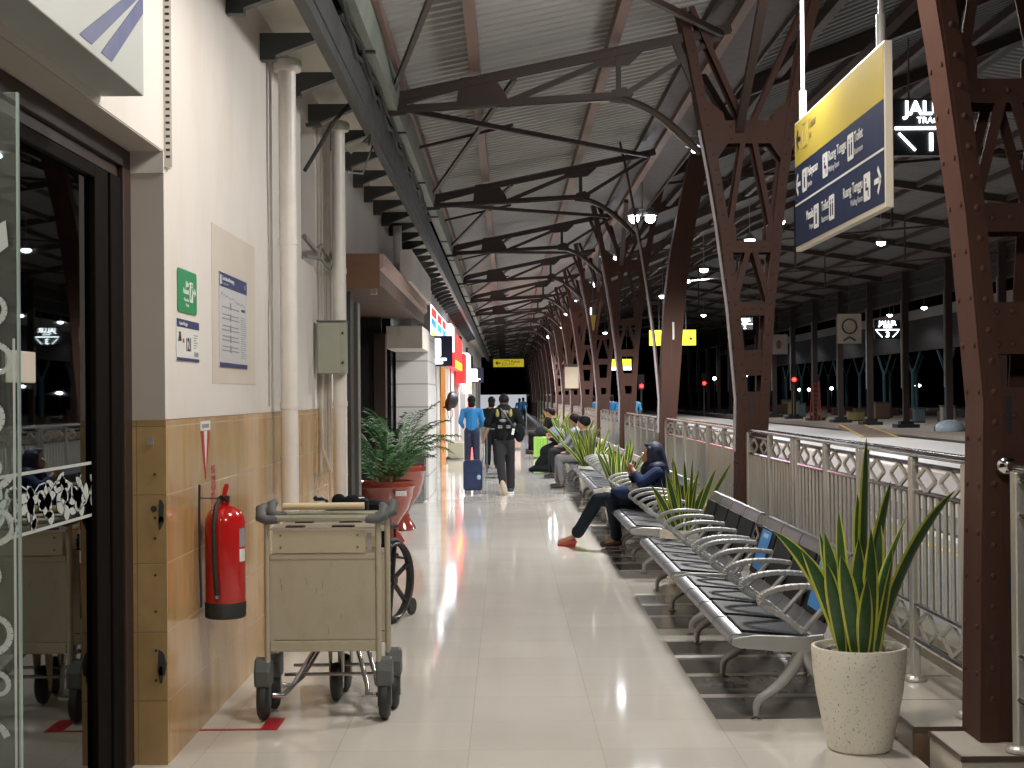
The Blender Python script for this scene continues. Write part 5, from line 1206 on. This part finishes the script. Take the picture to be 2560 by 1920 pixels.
# ------------------------------------------------------------------ people
def face_bits(m, c, fwd, r, sk):
    """nose, ears on a head of radius r"""
    pass
# woman on the bench, side view, looking at a phone
Wm = thing('person', 'woman in a navy headscarf and jacket sitting on a bench and looking at a phone', 'person', (1.35, 15.6, 0))
Y = 15.55
sk = [('e', (1.475, Y, .975), (.075, .062, .095)), ('c', (1.40, Y, .955), (1.398, Y, .945), .014, .012), ('c', (1.51, Y, .90), (1.53, Y, .83), .045, .05),
      ('c', (1.42, Y, .93), (1.45, Y, .92), .028, .04), ('c', (1.53, Y, .82), (1.45, Y, .52), .07, .08),
      ('c', (1.50, Y-.17, .80), (1.36, Y-.19, .70), .04, .035), ('c', (1.36, Y-.19, .70), (1.30, Y-.06, .83), .032, .022),
      ('c', (1.50, Y+.17, .80), (1.35, Y+.19, .68), .04, .035), ('c', (1.35, Y+.19, .68), (1.275, Y+.05, .80), .032, .022)]
# hands around the phone
for s, hx, hz in ((-1, 1.292, .855), (1, 1.268, .825)):
    sk.append(('e', (hx, Y+s*.04, hz), (.022, .016, .038)))
    for f in range(4): z0 = hz+.030-f*.017; sk.append(('c', (hx-.008, Y+s*.045, z0), (hx-.032, Y+s*.034, z0+.006), .008, .0075)); sk.append(('c', (hx-.032, Y+s*.034, z0+.006), (hx-.036+.002*f, Y+s*.012, z0+.008), .0075, .0065))
    sk.append(('c', (hx-.0, Y+s*.03, hz+.01), (hx-.016, Y+s*.004, hz+.045), .0095, .0075))
sk += [('c', (1.40, Y-.09, .50), (.93, 15.62, .50), .07, .05), ('c', (.93, 15.62, .50), (.70, 15.98, .10), .045, .03), ('c', (.70, 15.98, .10), (.56, 16.02, .05), .03, .025),
       ('c', (1.40, Y+.09, .50), (1.06, 15.50, .51), .07, .05), ('c', (1.06, 15.50, .51), (1.15, 15.82, .10), .045, .03), ('c', (1.15, 15.82, .09), (1.02, 15.84, .04), .03, .022)]
blob('body', sk, SKIN, Wm, .008, 2)
hj = blob('headscarf', [('e', (1.53, Y, 1.005), (.098, .095, .115)), ('c', (1.55, Y, .98), (1.58, Y, .88), .09, .085), ('c', (1.47, Y, 1.075), (1.425, Y, 1.085), .035, .012), ('c', (1.47, Y-.05, 1.04), (1.47, Y-.045, .90), .03, .03), ('c', (1.47, Y+.05, 1.04), (1.47, Y+.045, .90), .03, .03),
     ('c', (1.46, Y, .885), (1.42, Y, .82), .05, .045), ('e', (1.53, Y, .855), (.125, .15, .085)), ('c', (1.58, Y, .86), (1.61, Y, .78), .09, .08)], NAVYH, Wm, .009, 3)
blob('jacket', [('c', (1.55, Y, .80), (1.50, Y, .60), .125, .15), ('e', (1.52, Y, .56), (.17, .20, .11)), ('c', (1.53, Y-.16, .80), (1.38, Y-.20, .70), .07, .062), ('c', (1.38, Y-.20, .70), (1.325, Y-.11, .785), .058, .042),
     ('c', (1.53, Y+.16, .80), (1.37, Y+.20, .68), .07, .06), ('c', (1.37, Y+.20, .68), (1.30, Y+.10, .755), .056, .042), ('c', (1.45, Y-.1, .58), (1.16, Y-.08, .60), .10, .07), ('c', (1.45, Y+.1, .58), (1.2, Y+.1, .58), .10, .07), ('e', (1.12, Y-.07, .62), (.06, .08, .04))], NAVYC, Wm, .011, 3)
blob('trousers', [('e', (1.42, Y, .52), (.17, .17, .09)), ('c', (1.38, Y-.09, .53), (.94, 15.60, .52), .10, .072), ('c', (.94, 15.60, .52), (.765, 15.88, .19), .072, .066), ('c', (.765, 15.88, .19), (.745, 15.92, .16), .068, .070),
     ('c', (1.38, Y+.09, .53), (1.07, 15.48, .53), .10, .075), ('c', (1.07, 15.48, .53), (1.14, 15.80, .17), .072, .062), ('c', (1.14, 15.80, .17), (1.145, 15.81, .13), .062, .064)], TROUS, Wm, .011, 3)
RSH = mat('red_flat_shoe', (.42, .055, .035), .4)
blob('shoe', [('c', (.70, 15.99, .045), (.57, 16.03, .035), .04, .028), ('c', (.70, 15.99, .02), (.55, 16.03, .018), .03, .02)], RSH, Wm, .006, 2)
blob('shoe', [('c', (1.16, 15.83, .05), (1.0, 15.85, .035), .045, .028)], mat('brown_flat_shoe', (.05, .02, .015), .5), Wm, .006, 2)
M().ball((1.405, Y-.045, .99), (.012, .02, .016), 10, 6).build('glasses', CHROME, Wm)
q = M().box(-.035, .035, -.004, .004, -.075, .075); q.xf(Matrix.Translation((1.246, Y, .86)) @ Matrix.Rotation(R(80), 4, 'Z') @ Matrix.Rotation(R(-18), 4, 'X'))
tag(q.build('phone', mat('tan_phone_case', (.24, .19, .12), .35), bevel=.005), 'phone in a tan case held by the seated woman in navy', 'phone')
q = thing('handbag', 'grey and white striped handbag on the lap of the woman in navy', 'bag', (1.38, 15.4, .55))
m = M().ball((1.36, Y-.13, .625), (.13, .05, .085), 14, 10); m.build('bag_body', mat('striped_grey_bag', (.28, .26, .24), .6, var=.6, scale=22, stretch=(.2, .2, 2)), q, smooth=True)
M().tube([(1.28, Y-.15, .67), (1.32, Y-.18, .71), (1.42, Y-.18, .69), (1.47, Y-.15, .67)], .008, 6).build('strap', CHROME, q, smooth=True)

# man in black walking away, pulling the blue suitcase
P = thing('person', 'man in a black printed T-shirt walking away with a blue suitcase', 'person', (0, 24.7, 0))
x, y = -.035, 24.7
blob('body', [('e', (x, y+.02, 1.515), (.078, .095, .115)), ('c', (x, y, 1.43), (x, y, 1.36), .055, .06), ('c', (x, y, 1.32), (x, y, .95), .13, .12), ('c', (x-.20, y, 1.33), (x-.27, y+.02, 1.08), .05, .042), ('c', (x-.27, y+.02, 1.08), (x-.335, y-.12, .90), .04, .03), ('e', (x-.34, y-.14, .865), (.025, .03, .04)),
      ('c', (x-.345, y-.15, .86), (x-.365, y-.17, .83), .011, .009), ('c', (x-.33, y-.16, .85), (x-.345, y-.19, .83), .011, .009), ('c', (x-.32, y-.13, .86), (x-.33, y-.16, .83), .01, .009),
      ('c', (x+.20, y, 1.33), (x+.28, y+.03, 1.10), .05, .042), ('c', (x+.28, y+.03, 1.10), (x+.24, y+.20, .98), .04, .03), ('e', (x+.235, y+.23, .96), (.028, .03, .04)), ('c', (x-.09, y, .92), (x-.06, y-.12, .5), .08, .06), ('c', (x-.06, y-.12, .5), (x-.02, y-.30, .13), .055, .035), ('c', (x+.09, y, .92), (x+.10, y+.1, .5), .08, .06), ('c', (x+.10, y+.1, .5), (x+.10, y+.1, .08), .055, .04)], mat('dark_skin', (.14, .075, .045), .55), P, .012, 3)
blob('hair', [('e', (x, y+.01, 1.545), (.087, .10, .095))], HAIR, P, .012, 2)
blob('shirt', [('c', (x, y, 1.33), (x, y, .98), .155, .165), ('e', (x, y, 1.30), (.235, .12, .115)), ('e', (x, y, .94), (.185, .14, .12)), ('c', (x-.19, y, 1.33), (x-.265, y+.01, 1.15), .085, .075), ('c', (x+.19, y, 1.33), (x+.27, y+.02, 1.15), .085, .075)], BLACKC, P, .014, 4)
blob('trousers', [('e', (x, y, .88), (.16, .12, .12)), ('c', (x-.08, y, .85), (x-.065, y-.1, .5), .10, .082), ('c', (x-.065, y-.1, .5), (x-.03, y-.26, .19), .08, .062), ('c', (x+.08, y, .85), (x+.095, y+.08, .5), .10, .082), ('c', (x+.095, y+.08, .5), (x+.10, y+.10, .12), .08, .072)], GREYC, P, .014, 3)
sh = mat('dark_teal_shoe', (.015, .05, .07), .5)
q = M().ball((x+.10, y+.13, .055), (.052, .125, .055), 14, 8); q.build('shoe', sh, P, smooth=True)
q = M().box(x+.045, x+.155, y-.0, y+.26, 0, .028); q.build('sole', WHT, P, bevel=.012)
q = M().ball((x-.015, y-.33, .115), (.05, .045, .13), 14, 8, Matrix.Rotation(R(-12), 3, 'Y')); q.build('shoe', mat('cream_sole', (.42, .33, .25), .6), P, smooth=True)
YP = mat('yellow_shirt_print', (.30, .28, .07), .6); GP = mat('grey_shirt_print', (.2, .2, .2), .6)
ys_ = y-.172
m = M().ball((x-.105, ys_+.045, 1.31), (.032, .022, .055)).ball((x+.105, ys_+.045, 1.31), (.032, .022, .055)).ball((x-.11, ys_+.045, 1.36), (.018, .014, .03)).ball((x+.11, ys_+.045, 1.36), (.018, .014, .03)); m.build('yellow_print', YP, P, smooth=True)
m = M().ball((x, ys_+.03, 1.30), (.045, .02, .075)).ball((x-.02, ys_+.02, 1.20), (.06, .02, .03)).ball((x+.05, ys_+.025, 1.34), (.025, .02, .03)); m.build('grey_print', GP, P, smooth=True)
for dx in (-.10, .035):
    for j in range(2): M().box(x+dx, x+dx+.07, ys_-.008, ys_+.02, 1.075+j*.028, 1.096+j*.028).build('white_print', GP, P)
q = thing('sling_bag', 'black sling bag with a pale tag worn across the back of the walking man', 'bag', (x+.2, y, 1.1))
M().tube([(x-.06, y-.165, 1.40), (x+.04, y-.185, 1.27), (x+.14, y-.185, 1.12), (x+.22, y-.12, 1.02)], .014, 6).build('strap', BLACKP, q); M().ball((x+.25, y-.04, 1.0), (.09, .06, .16)).build('pouch', BLACKC, q, smooth=True)
M().bar((x+.135, y-.19, .97), (x+.155, y-.19, 1.07), .008, .04).build('tag', WHT, q)
q = thing('suitcase', 'dark blue soft suitcase rolling behind the walking man', 'suitcase', (-.56, 24.9, 0))
m = M().prism([(-.715+a, .05+b) for a, b in rrect(.315, .50, .05)], 'xz', 24.78, 25.0); m.build('shell', CASEB, q, bevel=.02)
M().box(-.69, -.43, 24.765, 24.781, .08, .34).build('front_pocket', CASEB, q, bevel=.01)
M().ball((-.455, 24.765, .27), (.035, .006, .04)).build('badge', mat('pale_badge', (.30, .36, .44), .4), q)
for s in (-.68, -.445): M().lathe([(.0001, -.015), (.03, -.015), (.03, .015), (.0001, .015)], (s, 24.85, .03), 14, 'x').build('wheel', mat('grey_case_wheel', (.3, .32, .34), .4), q)
m = M()
for s in (-.40, -.36): m.tube([(s, 24.9, .5), (s, 24.7, .9)], .008, 6)
m.bar((-.41, 24.7, .9), (-.34, 24.7, .9), .02, .02); m.build('pull_handle', CHROME, q, smooth=True)

def stander(x, y, label, shirt, trous, h=1.0, ponytail=False, cat='person'):
    P = thing('person', label, cat, (x, y, 0)); s = h
    def Q(l):
        o = []
        for t in l:
            if t[0] == 'c': o.append(('c', (x+t[1][0]*s, y+t[1][1]*s, t[1][2]*s), (x+t[2][0]*s, y+t[2][1]*s, t[2][2]*s), t[3]*s, t[4]*s))
            else: o.append(('e', (x+t[1][0]*s, y+t[1][1]*s, t[1][2]*s), tuple(a*s for a in t[2])))
        return o
    blob('body', Q([('e', (0, 0, 1.52), (.08, .095, .115)), ('c', (0, 0, 1.43), (0, 0, 1.35), .055, .06), ('c', (0, 0, 1.32), (0, 0, .95), .12, .12), ('c', (-.18, 0, 1.32), (-.23, -.02, 1.08), .045, .04), ('c', (-.23, -.02, 1.08), (-.18, .12, .95), .035, .028), ('c', (.18, 0, 1.32), (.23, -.02, 1.08), .045, .04), ('c', (.23, -.02, 1.08), (.18, .12, .95), .035, .028), ('c', (-.09, 0, .9), (-.10, 0, .08), .07, .04), ('c', (.09, 0, .9), (.10, 0, .08), .07, .04)]), SKIN, P, .018, 2)
    blob('hair', Q([('e', (0, -.01, 1.55), (.092, .10, .10)), ('e', (0, -.06, 1.46), (.08, .05, .09))]), HAIR, P, .016, 2)
    blob('shirt', Q([('c', (0, 0, 1.30), (0, 0, .98), .13, .135), ('e', (0, 0, 1.30), (.205, .10, .10)), ('c', (-.18, 0, 1.31), (-.235, -.02, 1.08), .062, .055), ('c', (.18, 0, 1.31), (.235, -.02, 1.08), .062, .055), ('c', (-.235, -.02, 1.08), (-.19, .1, .98), .052, .042), ('c', (.235, -.02, 1.08), (.19, .1, .98), .052, .042)]), shirt, P, .016, 3)
    blob('trousers', Q([('e', (0, 0, .92), (.15, .11, .11)), ('c', (-.08, 0, .88), (-.10, 0, .10), .09, .065), ('c', (.08, 0, .88), (.10, 0, .10), .09, .065)]), trous, P, .016, 3)
    blob('shoe', Q([('c', (-.10, -.05, .04), (-.11, .12, .035), .045, .04)]), BLACKP, P, .012, 1); blob('shoe', Q([('c', (.10, -.05, .04), (.11, .12, .035), .045, .04)]), BLACKP, P, .012, 1)
    return P
stander(-.72, 31.5, 'person in a bright blue shirt and dark trousers standing left of the walking man', BLUEC, NAVYH, .985)
stander(3.25, 56.5, 'leftmost person in a blue shirt beyond the railing on the track side', BLUEC, GREYC, .97)
stander(3.92, 56, 'person in blue with a cap beyond the railing, left of a close pair', BLUEC, GREYC, .98)
stander(4.2, 54.5, 'person in blue with a dark backpack beyond the railing, right of a close pair', BLUEC, GREYC, .93)
stander(4.72, 55.5, 'rightmost person in a teal blue shirt beyond the railing, half behind a column', mat('teal_blue_shirt', (.06, .26, .40), .7), GREYC, .98)
stander(.75, 84, 'far person in a light blue shirt near the end of the walkway', BLUEC, NAVYH, .9)
stander(.98, 86, 'farthest person in a light blue shirt at the end of the walkway', BLUEC, NAVYH, .92)
stander(-.32, 33.5, 'person in a black jacket standing just beyond the walking man, mostly hidden', BLACKC, BLACKC, .97)

def sitter(x, y, label, top, trous, hair=HAIR, legs=-.42, lean=0., headz=1.12):
    P = thing('person', label, 'person', (x, y, 0))
    hx = x+.02+lean
    blob('body', [('e', (hx-.02, y, headz), (.095, .08, .115)), ('c', (hx, y, headz-.1), (hx+.02, y, headz-.17), .05, .055), ('c', (hx+.02, y, headz-.2), (x, y, .52), .11, .12), ('c', (hx, y-.17, headz-.22), (x-.13, y-.2, .68), .045, .035), ('c', (x-.13, y-.2, .68), (x-.32, y-.08, .60), .035, .025), ('c', (hx, y+.17, headz-.22), (x-.13, y+.2, .68), .045, .035), ('c', (x-.13, y+.2, .68), (x-.32, y+.08, .60), .035, .025), ('e', (x-.34, y, .60), (.05, .07, .03)),
                  ('c', (x, y-.09, .49), (x+legs, y-.1, .49), .075, .055), ('c', (x+legs, y-.1, .49), (x+legs+.05, y-.12, .08), .05, .035), ('c', (x, y+.09, .49), (x+legs, y+.1, .49), .075, .055), ('c', (x+legs, y+.1, .49), (x+legs-.02, y+.12, .08), .05, .035)], SKIN, P, .016, 2)
    blob('hair', [('e', (hx+.012, y, headz+.03), (.118, .098, .108))], hair, P, .014, 2)
    blob('top', [('c', (hx+.02, y, headz-.24), (x, y, .56), .14, .15), ('e', (hx+.01, y, headz-.22), (.11, .2, .08)), ('c', (hx, y-.17, headz-.22), (x-.13, y-.2, .68), .06, .05), ('c', (x-.13, y-.2, .68), (x-.27, y-.11, .62), .05, .04), ('c', (hx, y+.17, headz-.22), (x-.13, y+.2, .68), .06, .05), ('c', (x-.13, y+.2, .68), (x-.27, y+.11, .62), .05, .04)], top, P, .016, 3)
    blob('trousers', [('e', (x, y, .5), (.15, .18, .09)), ('c', (x-.02, y-.1, .51), (x+legs, y-.1, .51), .095, .07), ('c', (x+legs, y-.1, .51), (x+legs+.05, y-.12, .13), .07, .05), ('c', (x-.02, y+.1, .51), (x+legs, y+.1, .51), .095, .07), ('c', (x+legs, y+.1, .51), (x+legs-.02, y+.12, .13), .07, .05)], trous, P, .016, 3)
    for dy in (-.12, .12): blob('shoe', [('c', (x+legs+.04, y+dy, .04), (x+legs-.12, y+dy, .035), .045, .035)], BLACKP, P, .012, 1)
    return P
sitter(1.32, 26.1, 'person in grey trousers sitting with hands in the lap on a middle bench', mat('grey_top', (.06, .06, .065), .8), GREYC2)
sitter(1.30, 29.3, 'dark-haired person in a pale top sitting behind the bushy plant', mat('pale_top', (.22, .23, .25), .8), GREYC)
sitter(1.22, 41.5, 'person in black sitting with outstretched legs on a far bench', BLACKC, BLACKC, legs=-.55)
sitter(1.20, 43.5, 'person in a dark jacket on a far bench with a pale cushion', BLACKC, GREYC, legs=-.5)
# person in a long black garment
P = thing('person', 'person in a long black robe sitting with the hem spread on the floor', 'person', (1.0, 31.6, 0))
blob('body', [('e', (.95, 31.5, .83), (.085, .08, .10)), ('c', (1.02, 31.5, .78), (1.2, 31.5, .6), .09, .12), ('c', (1.0, 31.35, .72), (.86, 31.35, .72), .045, .03), ('c', (.86, 31.35, .72), (.84, 31.45, .80), .03, .025)], SKIN, P, .016, 2)
blob('headscarf', [('e', (1.0, 31.5, .85), (.11, .10, .11)), ('c', (1.03, 31.5, .82), (1.12, 31.5, .74), .11, .13)], mat('grey_scarf', (.20, .24, .28), .7, var=.3), P, .016, 3)
blob('robe', [('c', (1.1, 31.5, .68), (1.22, 31.5, .45), .15, .2), ('c', (1.15, 31.5, .52), (.85, 31.5, .42), .18, .16), ('c', (.95, 31.5, .40), (.72, 31.5, .16), .18, .14), ('c', (1.1, 31.5, .35), (1.0, 31.5, .12), .22, .14), ('c', (.78, 31.5, .12), (.50, 31.45, .06), .12, .05), ('e', (.85, 31.5, .08), (.34, .25, .08)), ('c', (1.1, 31.35, .68), (.93, 31.35, .70), .07, .05)], BLACKC, P, .016, 3)
q = thing('suitcase', 'lime green suitcase with a dark bag on top beside the benches', 'suitcase', (.80, 38.7, 0))
M().prism([(.70+a, .03+b) for a, b in rrect(.34, .52, .04)], 'xz', 38.6, 38.85).build('shell', CASEG, q, bevel=.02)
m = M()
for a in (.80, .87, .94): m.box(a-.006, a+.006, 38.592, 38.6, .08, .5)
m.build('ribs', mat('dark_lime_rib', (.16, .33, .06), .4), q)
q = M().ball((.88, 38.7, .68), (.15, .12, .14)); tag(q.build('travel_bag', GREYC, smooth=True, loc=(.88, 38.7, .545)), 'dark grey bag resting on top of the lime suitcase', 'bag')
q = thing('suitcase', 'tan hard suitcase standing beyond the walking man', 'suitcase', (.35, 45, 0))
M().box(.18, .42, 45, 45.25, .05, .6).build('shell', SAND, q, bevel=.03); M().box(.24, .25, 45.1, 45.12, .6, .95).box(.35, .36, 45.1, 45.12, .6, .95).box(.24, .36, 45.1, 45.12, .94, .96).build('pull_handle', BLACKP, q)
q = thing('luggage_trolley', 'small dark luggage cart standing on the floor behind the blue suitcase', 'luggage cart', (-.25, 29.5, 0))
M().box(-.40, -.1, 29.4, 29.8, .06, .1).tube([(-.39, 29.8, .1), (-.39, 29.8, .95)], .015, 8).tube([(-.12, 29.8, .1), (-.12, 29.8, .95)], .015, 8).tube([(-.39, 29.8, .95), (-.12, 29.8, .95)], .015, 8).build('frame', GREYR, q)
